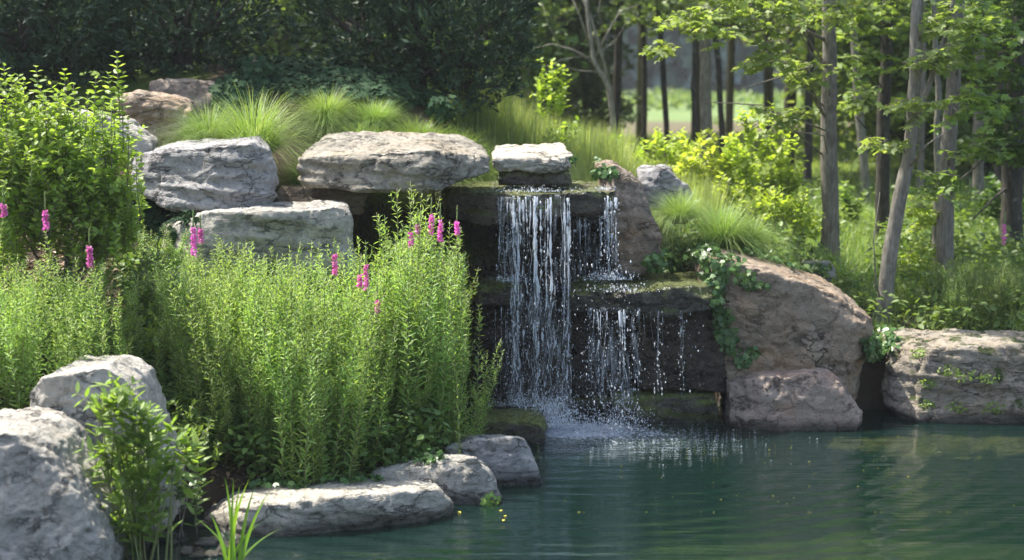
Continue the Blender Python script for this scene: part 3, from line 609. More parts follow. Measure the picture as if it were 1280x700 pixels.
dropband(750, 775, 250, 350, 12.8, 120)
dropband(730, 800, 385, 515, 12.55, 520, spread=8); dropband(640, 800, 300, 520, 12.4, 220, spread=10)
dropband(800, 880, 390, 500, 12.55, 70)
dropband(818, 828, 390, 495, 12.52, 40); dropband(848, 856, 388, 490, 12.52, 46)
dropband(605, 645, 385, 500, 12.72, 120)
# splash plumes
def plume(px, py, D, sx_, sy_, n, r1=.006):
    a = rng.normal(size=n) * sx_; b = -np.abs(rng.normal(size=n)) * sy_
    pos = np.array([P(px + i, py + j, D + k) for i, j, k in zip(a, b, rng.normal(size=n) * .10)])
    pos[:, 2] = np.maximum(pos[:, 2], .004); drops(mb, pos, .0018 + (r1 - .0018) * rng.random(n) ** 3, 1 + rng.random(n) * 1.2)
plume(690, 534, 12.45, 16, 17, 2200, .008); plume(665, 508, 12.7, 26, 8, 900); plume(745, 536, 12.4, 30, 8, 1100); plume(775, 530, 12.45, 18, 16, 500)
plume(665, 240, 12.85, 32, 3, 500, .005); plume(755, 238, 12.95, 8, 3, 120, .005); plume(640, 352, 12.75, 12, 4, 200); plume(765, 350, 12.75, 16, 6, 500); plume(780, 365, 12.55, 22, 5, 260)
plume(700, 530, 12.5, 70, 45, 420, .005)
tag(link('water_spray', mb.mesh('water_spray', M['drop'])), 'white drops and spray flying round the waterfall', 'spray', kind='stuff')
# floating foam on the pond
mb = MB()
def foam(cx, cy, sx_, sy_, n, r0, r1):
    pos = np.array([wp(cx + a * sx_, min(max(cy + b * sy_, 531), 640), 0.002) for a, b in rng.normal(size=(n, 2))])
    k = len(pos); r = r0 + (r1 - r0) * rng.random(k) ** 3
    V = pos[:, None, :] + OCT[None] * np.stack([r * (1 + rng.random(k) * 1.4), r, r * .45], 1)[:, None, :]
    mb.add(V.reshape(-1, 3), (np.arange(k)[:, None] * 6 + np.array(OF).ravel()[None]).ravel(), np.full(k * 8, 3))
foam(730, 540, 36, 4, 5200, .002, .009); foam(695, 536, 16, 4, 2600, .002, .011); foam(800, 546, 70, 8, 1100, .0015, .006); foam(780, 556, 100, 12, 160, .0015, .005)
a_ = wp(655, 552, 0); b_ = wp(850, 531, 0); nu, nv = 130, 60; u, v = np.meshgrid(np.linspace(0, 1, nu), np.linspace(0, 1, nv)); X_ = a_.x + (b_.x - a_.x) * u; Y_ = a_.y + (12.95 - a_.y) * v
q = np.stack([X_ * 7, Y_ * 7, 0 * X_], -1); e_ = 1 - np.hypot((X_ - wp(715, 540, 0).x) / .74, (Y_ - 12.58) / .30); Z_ = -.006 + .035 * np.clip(e_ + .5 * fbm(q, 3), -.4, 1) + .012 * fbm(q * 3.3, 3) * np.clip(e_ + .5, 0, 1)
i_ = np.arange(nu * nv).reshape(nv, nu); f_ = np.stack([i_[:-1, :-1], i_[:-1, 1:], i_[1:, 1:], i_[1:, :-1]], -1).reshape(-1, 4)
fm = MB(); fm.add(np.stack([X_, Y_, Z_], -1).reshape(-1, 3), f_.ravel(), np.full(len(f_), 4)); tag(link('churned_foam', fm.mesh('churned_foam', M['foam'])), 'churned white water at the foot of the fall', 'foam', kind='stuff')
foam(640, 512, 0.1, 0.1, 3, .002, .004)
tag(link('splash_foam', mb.mesh('splash_foam', M['drop'])), 'white foam floating where the waterfall meets the pond', 'foam', kind='stuff')
mb = MB(); foam(900, 610, 260, 50, 90, .003, .006); 
tag(link('floating_specks', mb.mesh('floating_specks', M['yleaf'])), 'pale specks of pollen and petals drifting on the pond', 'specks', kind='stuff')

# ------------------------------------------------------------------ plant builders
def stem_plant(mb_s, mb_l, base, h, lean, leaf=.07, node=.024, start=.03, branches=7, tip=True, width=1.0):
    t = np.linspace(0, 1, 9); bend = rng.normal(size=2) * .085 * h
    pts = np.array(base)[None] + np.stack([lean[0] * t * h + bend[0] * t ** 2, lean[1] * t * h + bend[1] * t ** 2, h * t], -1)
    mb_s.tube(pts, np.linspace(.0042, .0014, 9), 4)
    def along(pts, s0, s1, step, l0, l1, up):
        L = np.linalg.norm(np.diff(pts, axis=0), axis=1).sum(); k = max(2, int(L * (s1 - s0) / step))
        s = np.linspace(s0, s1, k); c = np.stack([np.interp(s, np.linspace(0, 1, len(pts)), pts[:, i]) for i in range(3)], -1)
        ax = pts[-1] - pts[0]; ax /= np.linalg.norm(ax)
        a0 = rng.random() * 6.28; P_, D_, N_, S_ = [], [], [], []
        for i in range(k):
            for q in (0, 1):
                a = a0 + i * math.pi / 2 * 1.04 + q * math.pi + rng.normal() * .25
                o = np.array([math.cos(a), math.sin(a), 0]); d = o * math.cos(up) + ax * math.sin(up) + rng.normal(size=3) * .30
                P_.append(c[i]); D_.append(d); N_.append(ax - o * .5 + rng.normal(size=3) * .2); S_.append((l0 + (l1 - l0) * (s[i] - s0) / (s1 - s0)) * random.uniform(.75, 1.15))
        mb_l.leaves(P_, D_, N_, S_, LANCE, width)
    along(pts, start, .98, node, leaf, leaf * .42, .6)
    for b in range(branches):
        s = random.uniform(.35, .92); i = s * 8; i0 = min(int(i), 7); c = pts[i0] + (pts[i0 + 1] - pts[i0]) * (i - i0)
        a = random.uniform(0, 6.28); L = random.uniform(.10, .24) * (1.25 - s) * 1.4 * h / 1.3
        e = c + np.array([math.cos(a) * L * .45, math.sin(a) * L * .45, L])
        m_ = (c + e) / 2 + np.array([math.cos(a), math.sin(a), -.3]) * L * .12
        bp_ = np.array([c, m_, e]); mb_s.tube(bp_, [.002, .0015, .001], 3); along(bp_, .1, 1, node * .8, leaf * .55, leaf * .3, .75)
    return pts[-1]

def clump_meshes(nstem, rad, h, mat, key, leaf=.07, node=.024, branches=7, width=1.0):
    s, l = MB(), MB()
    for i in range(nstem):
        a = random.uniform(0, 6.28); r = rad * math.sqrt(random.random())
        stem_plant(s, l, (r * math.cos(a), r * math.sin(a), 0), h * random.uniform(.66, 1.07), (math.cos(a) * r / rad * .10 + random.gauss(0, .03), math.sin(a) * r / rad * .10 + random.gauss(0, .03)), leaf, node, branches=branches, width=width)
    return s.mesh(key + '_stems', M['stem']), l.mesh(key + '_leaves', mat)
def place(name, label, cat, group, meshes, parts, loc, rz, sc):
    r = empty(name, loc, rz); r.scale = sc if isinstance(sc, tuple) else (sc, sc, sc); tag(r, label, cat, group)
    for me, pn in zip(meshes, parts): link(pn, me, r)
    return r

LV = [clump_meshes(10, .18, 1.3, M['loose'], 'loosestrife', leaf=.088, node=.026, branches=6, width=.85) for _ in range(5)]
LV2 = [clump_meshes(10, .17, 1.1, M['loose_dk'], 'meadow_loosestrife', node=.03, branches=5) for _ in range(2)]
def top_z(px, py, D): return P(px, py, D).z

def stand(spots, LVs, label, group, name='loosestrife_plant'):
    for (px, D, topy) in spots:
        x = XY(px, D); z = gz(x, D); h = top_z(px, topy, D) - z
        s = max(.35, h / (LVs is LV2 and 1.1 or 1.3)); r = min(1.25, max(.85, s))
        place(name, label, 'plant', group, random.choice(LVs), ('stems', 'leaves'), (x, D, z - .02), random.uniform(0, 6.28), (r, r, s)).rotation_euler = (random.gauss(0, .07), random.gauss(0, .07) + .04 * max(0, min(1, (px - 500) / 90)) * (group[-4:] == 'tand'), random.uniform(0, 6.28))
# outline of the main stand: top of the foliage as a function of picture column
ox = [150, 200, 240, 300, 360, 410, 450, 480, 510, 540, 570, 595, 612]
oy = [335, 325, 305, 300, 305, 325, 312, 280, 258, 282, 305, 335, 380]
spots = []
for row, (D, x0, x1, drop) in enumerate([(10.55, 250, 430, 25), (10.75, 225, 450, 12), (11.0, 190, 500, 6), (11.25, 175, 548, 2), (11.5, 170, 566, 0), (11.8, 165, 572, -2), (12.1, 200, 560, 4)]):
    nn = int((x1 - x0) / 28)
    for i in range(nn):
        px = x0 + (x1 - x0) * (i + random.random()) / nn
        spots.append((px, D + random.uniform(-.12, .12), float(np.interp(px, ox, oy)) + drop + random.uniform(-6, 26)))
spots += [(x_, 10.55, 430 + random.uniform(-20, 30)) for x_ in range(255, 480, 75)] + [(x_, 11.2, 430 + random.uniform(-20, 30)) for x_ in (520, 545, 570)]
spots += [(508, 11.5, 240), (470, 11.5, 300), (395, 11.9, 345)]
stand(spots, LV, 'bright green narrow-leaved loosestrife clump in the stand left of the waterfall', 'loosestrife clumps in the middle stand')
spots = []
for (D, x0, x1) in [(9.9, -30, 60), (10.2, -60, 120), (10.5, -60, 150), (10.8, 20, 200)]:
    nn = int((x1 - x0) / 30)
    for i in range(nn):
        px = x0 + (x1 - x0) * (i + random.random()) / nn
        spots.append((px, D + random.uniform(-.1, .1), 305 + max(0, px - 90) * .5 + random.uniform(-5, 30)))
stand(spots, LV, 'bright green narrow-leaved loosestrife clump at the left edge above the grey boulder', 'loosestrife clumps at the left edge')
spots = [(px, D, 318 + random.uniform(-6, 12)) for D, a, b in ((14.3, 1195, 1340), (14.7, 1185, 1340), (15.1, 1200, 1340)) for px in np.arange(a, b, 20)]
stand(spots, LV2, 'soft green loosestrife clump behind the right-hand boulder', 'loosestrife clumps behind the right boulder')

def flowering(px, py, ln, D, label):
    x = XY(px, D); zb = gz(x, D); zt = P(px, py + ln / 2, D).z; h = zt - zb
    r = empty('flowering_loosestrife', (x, D, zb)); tag(r, label, 'flower', 'purple loosestrife flower spikes')
    s, l = MB(), MB(); tip = stem_plant(s, l, (0, 0, 0), h, (0, 0), leaf=.06, node=.035, branches=3)
    r.location = (x - tip[0], D - tip[1], zb)
    link('stems', s.mesh('stems', M['stem']), r); link('leaves', l.mesh('leaves', M['loose']), r)
    f = MB(); L = ln * mpp(D); k = int(60 + 90 * ln / 30); t = rng.random(k) ** .9; t = (np.floor(t * 9) + rng.random(k) * .75) / 9; a = rng.random(k) * 6.28; rad = .017 * (1 - .6 * t) * (.7 + .5 * rng.random(k))
    out_ = np.stack([np.cos(a), np.sin(a), .25 + 0 * a], 1)
    base = np.array(tip)[None] + np.stack([np.cos(a) * rad * .3, np.sin(a) * rad * .3, t * L - L * .1], 1)
    f.leaves(base, out_ + rng.normal(size=(k, 3)) * .35, unit(k), .012 + .013 * rng.random(k), OVATE, 1.2)
    fo = link('flower_spike', f.mesh('flower_spike', M['petal']), r)
    b = MB(); e = np.array(tip) + [0, 0, L * .9]; b.tube([e, e + [0, 0, .035], e + [.002, 0, .075], e + [.003, 0, .12]], [.006, .005, .0035, .001], 5)
    k = 40; t = rng.random(k); a = rng.random(k) * 6.28
    b.leaves(e[None] + np.stack([0 * t, 0 * t, t * .10], 1), np.stack([np.cos(a) * .5, np.sin(a) * .5, 1 + 0 * a], 1), unit(k), .014, LANCE, 1.6)
    link('bud_tip', b.mesh('bud_tip', M['bud']), r)
FL = [(240, 298, 36, 10.6, 'bright magenta flower spike standing alone left of centre before the grey boulder'),
      (249, 294, 18, 11.3, 'short faint magenta flower spike just behind the lone bright one'),
      (417, 328, 28, 10.9, 'deep magenta flower spike in front of the broad grey boulder corner'),
      (456, 343, 32, 10.8, 'largest magenta flower spike low before the dark hollow'),
      (448, 350, 16, 10.9, 'small magenta flower spike touching the largest one'),
      (470, 382, 15, 10.7, 'tiny pink flower spike lowest in the middle stand'),
      (109, 318, 26, 9.9, 'magenta flower spike below the leafy shrub'),
      (55, 273, 26, 10.0, 'mauve flower spike in front of the leafy shrub'),
      (3, 262, 14, 10.0, 'pink flower spike at the very left edge'),
      (539, 278, 26, 11.2, 'tall purple flower spike left of its twin against the dark hollow'),
      (550, 286, 28, 11.0, 'tall purple flower spike right of its twin against the dark hollow'),
      (571, 284, 16, 11.2, 'purple flower spike with long green tip closest to the falling water'),
      (513, 298, 18, 11.1, 'small mauve flower spike below the tallest green stem'),
      (522, 286, 12, 11.3, 'tiny mauve flower spike behind the twin purple ones'),
      (1258, 290, 26, 14.9, 'blurred magenta flower spike at the right among the trees')]
for f in FL: flowering(*f)

# left shrub: arching leafy shoots
def shrub(name, label, cat, group, base, blobs, mat, nshoot, leaf, tpl=OVATE, shoots=(), twig=.35, seed=0, density=1.0, width=1.0, up=.5, stemmat='bark'):
    """blobs: (center, (rx,ry,rz)) in world space; shoots: explicit end points"""
    r = empty(name, base); tag(r, label, cat, group)
    s, l = MB(), MB(); B = np.array(base)
    ends = []
    for (c, rad) in blobs:
        k = int(nshoot * density * (rad[0] * rad[1] * rad[2]) ** (2 / 3) / .25 + 4)
        u = unit(k) * (rng.random((k, 1)) ** .33); ends += list(np.array(c)[None] + u * np.array(rad)[None])
    k = 0
    for e in ends:
        e = np.array(e); k += 1
        dr = e - B; dr = dr / (np.linalg.norm(dr) + 1e-6) * (1 - up) + np.array([0, 0, up]) + rng.normal(size=3) * .35
        dr /= np.linalg.norm(dr); L = twig * random.uniform(.6, 1.1)
        st = e - dr * L * .6; en = e + dr * L * .4
        md_ = (st + en) / 2 + rng.normal(size=3) * L * .06
        pts = np.array([st, md_, en]); s.tube(pts - B, [.0035, .0025, .0012], 3)
        nn = max(4, int(L / (leaf * .42))); tt = np.linspace(.1, 1, nn)
        c_ = st[None] * ((1 - tt) * (1 - tt))[:, None] + 2 * md_[None] * (tt * (1 - tt))[:, None] + en[None] * (tt * tt)[:, None]
        for sd_ in (0, 1):
            a = rng.random() * 3.14 + np.arange(nn) * 1.6 + sd_ * 3.14
            ref = np.cross(dr, [0.3, 0.1, 1.0]); ref /= np.linalg.norm(ref) + 1e-6; ref2 = np.cross(dr, ref)
            o = np.cos(a)[:, None] * ref + np.sin(a)[:, None] * ref2
            d_ = o * .9 + dr * .45 + rng.normal(size=(nn, 3)) * .2; d_[:, 2] += .05
            nrm = np.array([0, 0, 1.0])[None] + rng.normal(size=(nn, 3)) * .35 + dr * .3
            l.leaves(c_ - B, d_, nrm, leaf * (1.15 - .45 * tt) * (.8 + .4 * rng.random(nn)), tpl, width)
    # main stems from the base
    for (c, rad) in blobs:
        for q in range(3):
            e = np.array(c) + unit(1)[0] * np.array(rad) * .6
            m_ = (B + e) / 2 + rng.normal(size=3) * .05; m_[2] -= .0
            s.tube(np.array([B * 0 + rng.normal(size=3) * [.05, .05, 0], m_ - B, e - B]), [.012, .008, .003], 5)
    for (px, py, D) in shoots:
        e = np.array(P(px, py, D)); st = np.array([e[0] + random.uniform(-.05, .05), e[1], e[2] - .45])
        m_ = (st + e) / 2 + np.array([random.uniform(-.02, .02), 0, 0])
        s.tube(np.array([st, m_, e]) - B, [.004, .003, .0015], 4)
        nn = 12; tt = np.linspace(0, 1, nn) ** .8; c_ = st + (e - st) * tt[:, None]
        for sd_ in (0, 1):
            a = np.arange(nn) * 1.57 + sd_ * 3.14 + rng.random()
            d_ = np.stack([np.cos(a), np.sin(a) * .8, .45 + 0 * a], 1) + rng.normal(size=(nn, 3)) * .1
            l.leaves(c_ - B, d_, np.array([0, 0, 1.0])[None] + rng.normal(size=(nn, 3)) * .3, leaf * (.6 + .5 * np.sin(tt * 3)), tpl, width)
    link('stems', s.mesh('stems', M[stemmat]), r); link('leaves', l.mesh('leaves', mat), r)
    return r
def blob(px, py, D, rx, ry, rd=None):
    c = P(px, py, D); k = mpp(D); return (c, (rx * k, (rd if rd else rx * k * .7), ry * k))
bx = XY(70, 11.0)
shrub('leafy_shrub', 'large bright yellow-green shrub with upright shoots at the upper left', 'shrub', None, (bx, 11.2, gz(bx, 11.2)),
      [blob(60, 215, 11.1, 95, 75, .45), blob(30, 165, 11.2, 70, 50, .4), blob(110, 190, 11.3, 60, 55, .35), blob(90, 280, 11.1, 85, 60, .4), blob(10, 260, 11, 60, 70, .4), blob(140, 260, 11.2, 35, 50, .3)],
      M['shrub'], 135, .066, shoots=[(5, 82, 11), (14, 96, 11.1), (45, 84, 11.1), (80, 88, 11), (50, 110, 11), (146, 66, 11), (135, 92, 11), (20, 120, 11.2), (110, 118, 11), (152, 104, 11), (160, 150, 11), (128, 125, 11.1), (70, 120, 11), (92, 106, 11.2), (30, 100, 10.9), (120, 98, 11.1), (170, 190, 11), (140, 125, 10.9)], up=.6)
# low growth between the shrub and the stands
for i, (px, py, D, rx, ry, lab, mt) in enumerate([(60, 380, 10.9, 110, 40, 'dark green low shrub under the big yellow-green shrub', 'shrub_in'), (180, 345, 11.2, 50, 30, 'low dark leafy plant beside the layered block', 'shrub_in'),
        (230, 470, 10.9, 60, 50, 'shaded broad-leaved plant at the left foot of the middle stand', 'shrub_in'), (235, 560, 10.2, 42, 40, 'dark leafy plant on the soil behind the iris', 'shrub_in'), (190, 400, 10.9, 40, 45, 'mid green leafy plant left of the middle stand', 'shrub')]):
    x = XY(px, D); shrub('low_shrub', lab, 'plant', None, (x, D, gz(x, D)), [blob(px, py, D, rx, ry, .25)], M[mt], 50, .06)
# jagged weed in the lower left
x = XY(165, 9.0)
shrub('tall_weed', 'fresh green weed with pointed leaves in front of the tall grey boulder', 'plant', None, (x, 9.0, gz(x, 9.0)),
      [blob(160, 545, 8.95, 55, 38, .16), blob(150, 610, 9.0, 50, 50, .18), blob(215, 570, 8.9, 28, 30, .1), blob(190, 630, 9.0, 30, 40, .12), blob(140, 500, 8.95, 30, 20, .1), blob(150, 660, 8.95, 50, 35, .15)],
      M['weed'], 120, .115, LANCE, shoots=[(165, 480, 8.9), (145, 505, 8.9), (245, 560, 8.9), (185, 510, 8.9)], twig=.22, width=1.5, up=.3, stemmat='stem')
x = XY(215, 9.3)
shrub('ground_ivy', 'dark ivy tangle at the foot of the tall grey boulder', 'ivy', None, (x, 9.5, gz(x, 9.5)), [blob(225, 620, 9.6, 40, 26, .2), blob(150, 680, 9.0, 50, 18, .2)], M['ivy'], 30, .05, MAPLE, twig=.2, up=.1)
# iris
b = P(292, 712, 9.0); b.z = min(b.z, .05)
r = empty('iris_plant', b); tag(r, 'clump of upright sword-shaped leaves at the bottom edge', 'plant'); 
for k, (tx, ty) in enumerate([(281, 596), (292, 598), (300, 606), (312, 598), (320, 605), (330, 650), (352, 660), (245, 648), (262, 640), (338, 612)]):
    e = np.array(P(tx, ty, 9.0 + random.uniform(-.1, .1))) - np.array(b); s0 = np.array([random.uniform(-.04, .04), random.uniform(-.04, .04), -.05])
    mm = MB(); t = np.linspace(0, 1, 9); ctl = np.array([s0[0] + e[0] * .25, e[1] * .3, e[2] * .6])
    path = s0 * ((1 - t) ** 2)[:, None] + 2 * ctl * (t * (1 - t))[:, None] + e * (t ** 2)[:, None]
    wv_ = .011 * np.clip(1.15 - t ** 2.2 * 1.15, .01, 1); sd_ = np.array([.9, .4 * random.choice((-1, 1)), 0])
    V = np.concatenate([path - sd_ * wv_[:, None], path + [0, -.003, 0], path + sd_ * wv_[:, None]]); L = []
    for i in range(8): L += [i, i + 9, i + 10, i + 1, i + 9, i + 18, i + 19, i + 10]
    mm.add(V, L, [4] * 16); link('blade', mm.mesh('blade', M['iris']), r)

# ------------------------------------------------------------------ ornamental grass
def fountain(n_, h, spread, wd, mat):
    mb = MB(); a = rng.random(n_) * 6.28; rr = .10 * np.sqrt(rng.random(n_))
    base = np.stack([rr * np.cos(a), rr * np.sin(a), 0 * a], 1)
    lean = rng.random(n_) ** .8 * spread; a2 = a + rng.normal(size=n_) * .3
    d = np.stack([np.cos(a2) * np.sin(lean), np.sin(a2) * np.sin(lean), np.cos(lean)], 1)
    L = h * (.75 + .5 * rng.random(n_)); mb.blades(base, d, L, wd * (.7 + .6 * rng.random(n_)), .30 + .55 * rng.random(n_) * (lean / spread + .3), 6)
    return mb.mesh('grass_blades', mat)
GV = [fountain(1500, .78, .95, .0046, M['grass']) for _ in range(3)]
GL = [((318, 180), 13.35, 1.0, 'big fountain of arching grass hanging over the gap between two blocks'), ((262, 172), 13.6, .75, 'smaller grass clump left of the big arching one')]
for (px, py), D, s, lab in GL:
    x = XY(px, D); z = P(px, py, D).z - .12; o = link('ornamental_grass', GV[0], loc=(x, D, z)); o.scale = (s, s, s); tag(o, lab, 'grass clump', 'ornamental grass clumps', 'thing')
x = 0
for i in range(56):
    px = random.uniform(390, 665); D = random.uniform(13.6, 14.65)
    x = XY(px, D); s = random.uniform(.48, .78); z = gz(x, D)
    o = link('ornamental_grass', random.choice(GV), loc=(x, D, z)); o.scale = (s * 1.15, s, s * .85); o.rotation_euler = (0, 0, random.uniform(0, 6))
    tag(o, 'soft green grass clump merging into the row behind the long slab', 'grass clump', 'ornamental grass clumps', 'thing')
for i, (px, py, D, s, lab) in enumerate([(850, 275, 13.6, .55, 'grass clump leaning beside the upright tan boulder'), (905, 305, 13.9, .75, 'grass clump spilling over the top of the reddish boulder'), (940, 312, 14.0, .6, 'right-hand grass clump above the reddish boulder'),
                                  (575, 560, 11.3, .32, 'small drooping grass tuft by the smooth shore rock')]):
    x = XY(px, D); z = max(gz(x, D), P(px, py, D).z) if D > 12 else gz(x, D)
    o = link('ornamental_grass', GV[i % 3], loc=(x, D, z - .03)); o.scale = (s, s, s); o.rotation_euler = (0, 0, i * 1.3); tag(o, lab, 'grass clump', 'ornamental grass clumps', 'thing')
# meadow grass and ground cover
def scatter_blades(name, label, n_, fx, h, mat, wd=.006, lean=.35, droop=.25):
    mb = MB(); x, y = fx(n_); z = ground(x, y)
    keep = z > .1; x, y, z = x[keep], y[keep], z[keep]; k = len(x); a = rng.random(k) * 6.28; ln = rng.random(k) * lean
    d = np.stack([np.cos(a) * np.sin(ln), np.sin(a) * np.sin(ln), np.cos(ln)], 1)
    patch = .6 + .8 * np.clip(fbm(np.stack([x * .9, y * .9, 0 * x], -1), 3) + .5, 0, 1)
    mb.blades(np.stack([x, y, z - .01], 1), d, h * patch * (.5 + rng.random(k)), wd * (.6 + .8 * rng.random(k)), droop * rng.random(k), 4)
    tag(link(name, mb.mesh(name, mat)), label, 'grass', kind='stuff')
def reg(px0, px1, D0, D1):
    def f(k):
        D = D0 + (D1 - D0) * rng.random(k); px = px0 + (px1 - px0) * rng.random(k); return (px - 640) / F * D, D
    return f
scatter_blades('meadow_grass', 'tall soft meadow grass beyond the waterfall', 34000, reg(570, 780, 15.6, 22), .52, M['meadow'], .008)
scatter_blades('meadow_verge', 'lower meadow grass sloping down to the bright shrubs', 22000, reg(700, 900, 15.2, 21), .34, M['meadow'], .008)
scatter_blades('short_grass', 'short grass on the ground under the trees', 50000, reg(780, 1420, 14.1, 24), .16, M['grass'], .007, .8)
scatter_blades('field_edge_grass', 'rough grass at the near edge of the field', 9000, reg(640, 1400, 24, 44), .22, M['meadow'], .02, .5)
# leafy ground cover right
mb = MB(); k = 26000; x, y = reg(860, 1420, 14.0, 23)(k); z = ground(x, y); ok = (z > .1) & (fbm(np.stack([x * 1.1, y * 1.1, 0 * x], -1), 3) > -.08); x, y, z = x[ok], y[ok], z[ok]; k = len(x)
mb.leaves(np.stack([x, y, z + rng.random(k) ** 2 * .32], 1), unit(k) * [1, 1, .4], np.array([0, 0, 1.0]) + unit(k) * .6, .05 + .05 * rng.random(k), OVATE, 1.1)
tag(link('woodland_herbs', mb.mesh('woodland_herbs', M['shrub_in'])), 'leafy herbs covering the ground under the trees', 'ground cover', kind='stuff')
# litter & low leaves on the near bank
mb = MB(); k = 9000; x, y = reg(-100, 600, 8.6, 12.3)(k); z = ground(x, y); ok = z > .03; x, y, z = x[ok], y[ok], z[ok]; k = len(x)
mb.leaves(np.stack([x, y, z + rng.random(k) * .03], 1), unit(k) * [1, 1, .25], np.array([0, 0, 1.0]) + unit(k) * .5, .03 + .03 * rng.random(k), OVATE, 1)
tag(link('leaf_litter', mb.mesh('leaf_litter', M['litter'])), 'brown leaf litter on the soil between the plants', 'leaf litter', kind='stuff')
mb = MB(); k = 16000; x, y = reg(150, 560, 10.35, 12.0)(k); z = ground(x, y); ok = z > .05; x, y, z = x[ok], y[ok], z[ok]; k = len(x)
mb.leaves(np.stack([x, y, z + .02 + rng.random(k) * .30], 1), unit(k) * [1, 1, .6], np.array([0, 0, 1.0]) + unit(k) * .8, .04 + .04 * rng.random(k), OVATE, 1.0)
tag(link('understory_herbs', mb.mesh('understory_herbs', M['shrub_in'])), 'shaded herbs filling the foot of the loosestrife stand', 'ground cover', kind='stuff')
mb = MB(); k = 5200; x, y = reg(200, 600, 10.3, 11.3)(k); z = ground(x, y); ok = (z > .05) & (fbm(np.stack([x * 2, y * 2, 0 * x], -1), 3) > -.05); x, y, z = x[ok], y[ok], z[ok]; k = len(x)
mb.leaves(np.stack([x, y, z + .02 + rng.random(k) ** 2 * .12], 1), unit(k) * [1, 1, .5], np.array([0, 0, 1.0]) + unit(k) * .6, .03 + .025 * rng.random(k), OVATE, 1.4)
tag(link('bank_herbs', mb.mesh('bank_herbs', M['weed'])), 'low yellow-green herbs between the stems and the shore rocks', 'ground cover', kind='stuff')

# ivy clinging to rock and soil
def ivy(label, poly_blobs, n_, size, mat, lift=.03, tpl=MAPLE):
    mb = MB(); Ps, Ds, Ns = [], [], []
    for (px, py, rx, ry) in poly_blobs:
        for q in range(n_):
            a = rng.random() * 6.28; rr = math.sqrt(rng.random()); u, v = px + rx * rr * math.cos(a), py + ry * rr * math.sin(a)
            loc, nr = hit(u, v)
            if loc is None or loc.y > 17.5: continue
            Ps.append(np.array(loc + nr * random.uniform(.008, lift))); dd = Vector((random.gauss(0, 1), random.gauss(0, .6), random.gauss(-.6, .6))); dd -= nr * dd.dot(nr) * .7
            Ds.append(np.array(dd)); Ns.append(np.array(nr) + rng.normal(size=3) * .45 + [0, -.2, .35])
    if not Ps: print('NO IVY', label); return
    mb.leaves(Ps, Ds, Ns, size * (.6 + .7 * rng.random(len(Ps))), tpl)
    c_ = np.mean(Ps, axis=0); me = mb.mesh('ivy_patch', mat); me.transform(Matrix.Translation(-Vector(c_)))
    tag(link('ivy_patch', me, loc=c_), label, 'ivy', 'ivy patches', 'stuff')
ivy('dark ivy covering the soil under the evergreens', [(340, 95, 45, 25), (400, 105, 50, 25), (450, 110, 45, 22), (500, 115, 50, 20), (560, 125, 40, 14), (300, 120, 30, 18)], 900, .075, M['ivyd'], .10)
ivy('ivy hanging down between the wet ledge and the big boulder', [(893, 345, 14, 12), (897, 370, 10, 18), (903, 400, 9, 18), (912, 425, 8, 16), (905, 330, 22, 8)], 70, .055, M['ivy'], .06)
ivy('ivy mat between the upright boulder and the middle ledge', [(835, 325, 32, 14), (860, 300, 24, 20), (850, 275, 16, 16), (880, 318, 18, 10)], 190, .055, M['ivy'], .08)
ivy('ivy sprig on the upper left face of the big boulder', [(925, 345, 22, 9), (945, 355, 14, 6)], 30, .05, M['ivy'], .04)
ivy('small ivy sprig low on the boulder joint', [(937, 438, 12, 7), (928, 450, 8, 8)], 22, .05, M['ivy'], .04)
ivy('green ivy tuft at the foot of the pale trunk', [(1095, 425, 22, 10), (1110, 432, 14, 8), (1088, 440, 12, 8)], 110, .055, M['ivy'], .1)
ivy('white-edged leafy mat behind the cap stone', [(735, 205, 18, 8), (760, 215, 14, 6), (722, 200, 10, 8)], 90, .05, M['ivy'], .06)
ivy('ivy trailing along the back edge of the big boulder', [(980, 325, 30, 6), (1010, 335, 25, 6), (950, 318, 20, 5)], 120, .05, M['ivy'], .07)
ivy('low creeping leaves on top of the shore rocks', [(350, 605, 40, 8), (440, 600, 40, 7), (530, 575, 30, 6), (400, 598, 40, 8)], 70, .045, M['ivy'], .05)
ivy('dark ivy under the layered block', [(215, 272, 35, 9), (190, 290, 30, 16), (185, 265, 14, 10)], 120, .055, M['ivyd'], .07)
ivy('small green sprig at the waterline of the middle shore rock', [(612, 625, 8, 12), (618, 640, 6, 6)], 26, .04, M['weed'], .05)
mossy = [(1150, 440, 10), (1185, 462, 14), (1205, 470, 14), (1160, 478, 10), (1235, 472, 12), (1160, 505, 10), (1195, 508, 12), (1240, 510, 14)]
ivy('tufts of small ferns growing in the pocks of the right boulder', [(a, b_, c_, c_ * .5) for a, b_, c_ in mossy], 40, .028, M['weed'], .03, OVATE)

# yellow leaves on the water
for k, (px, py) in enumerate([(628, 638), (632, 646), (630, 650), (573, 640)]):
    mm = MB(); mm.leaves([(0, 0, .004)], [(random.gauss(0, 1), random.gauss(0, 1), 0)], [(0, 0, 1)], .032, OVATE, 1.2)
    tag(link('floating_leaf', mm.mesh('floating_leaf', M['yleaf']), loc=wp(px, py, 0)), ['fallen yellow leaf floating near the middle shore rock, highest of three', 'fallen yellow leaf floating near the middle shore rock, rightmost', 'fallen yellow leaf floating near the middle shore rock, lowest of three', 'yellow leaf floating against the flat slab'][k], 'leaf', 'yellow leaves on the pond')

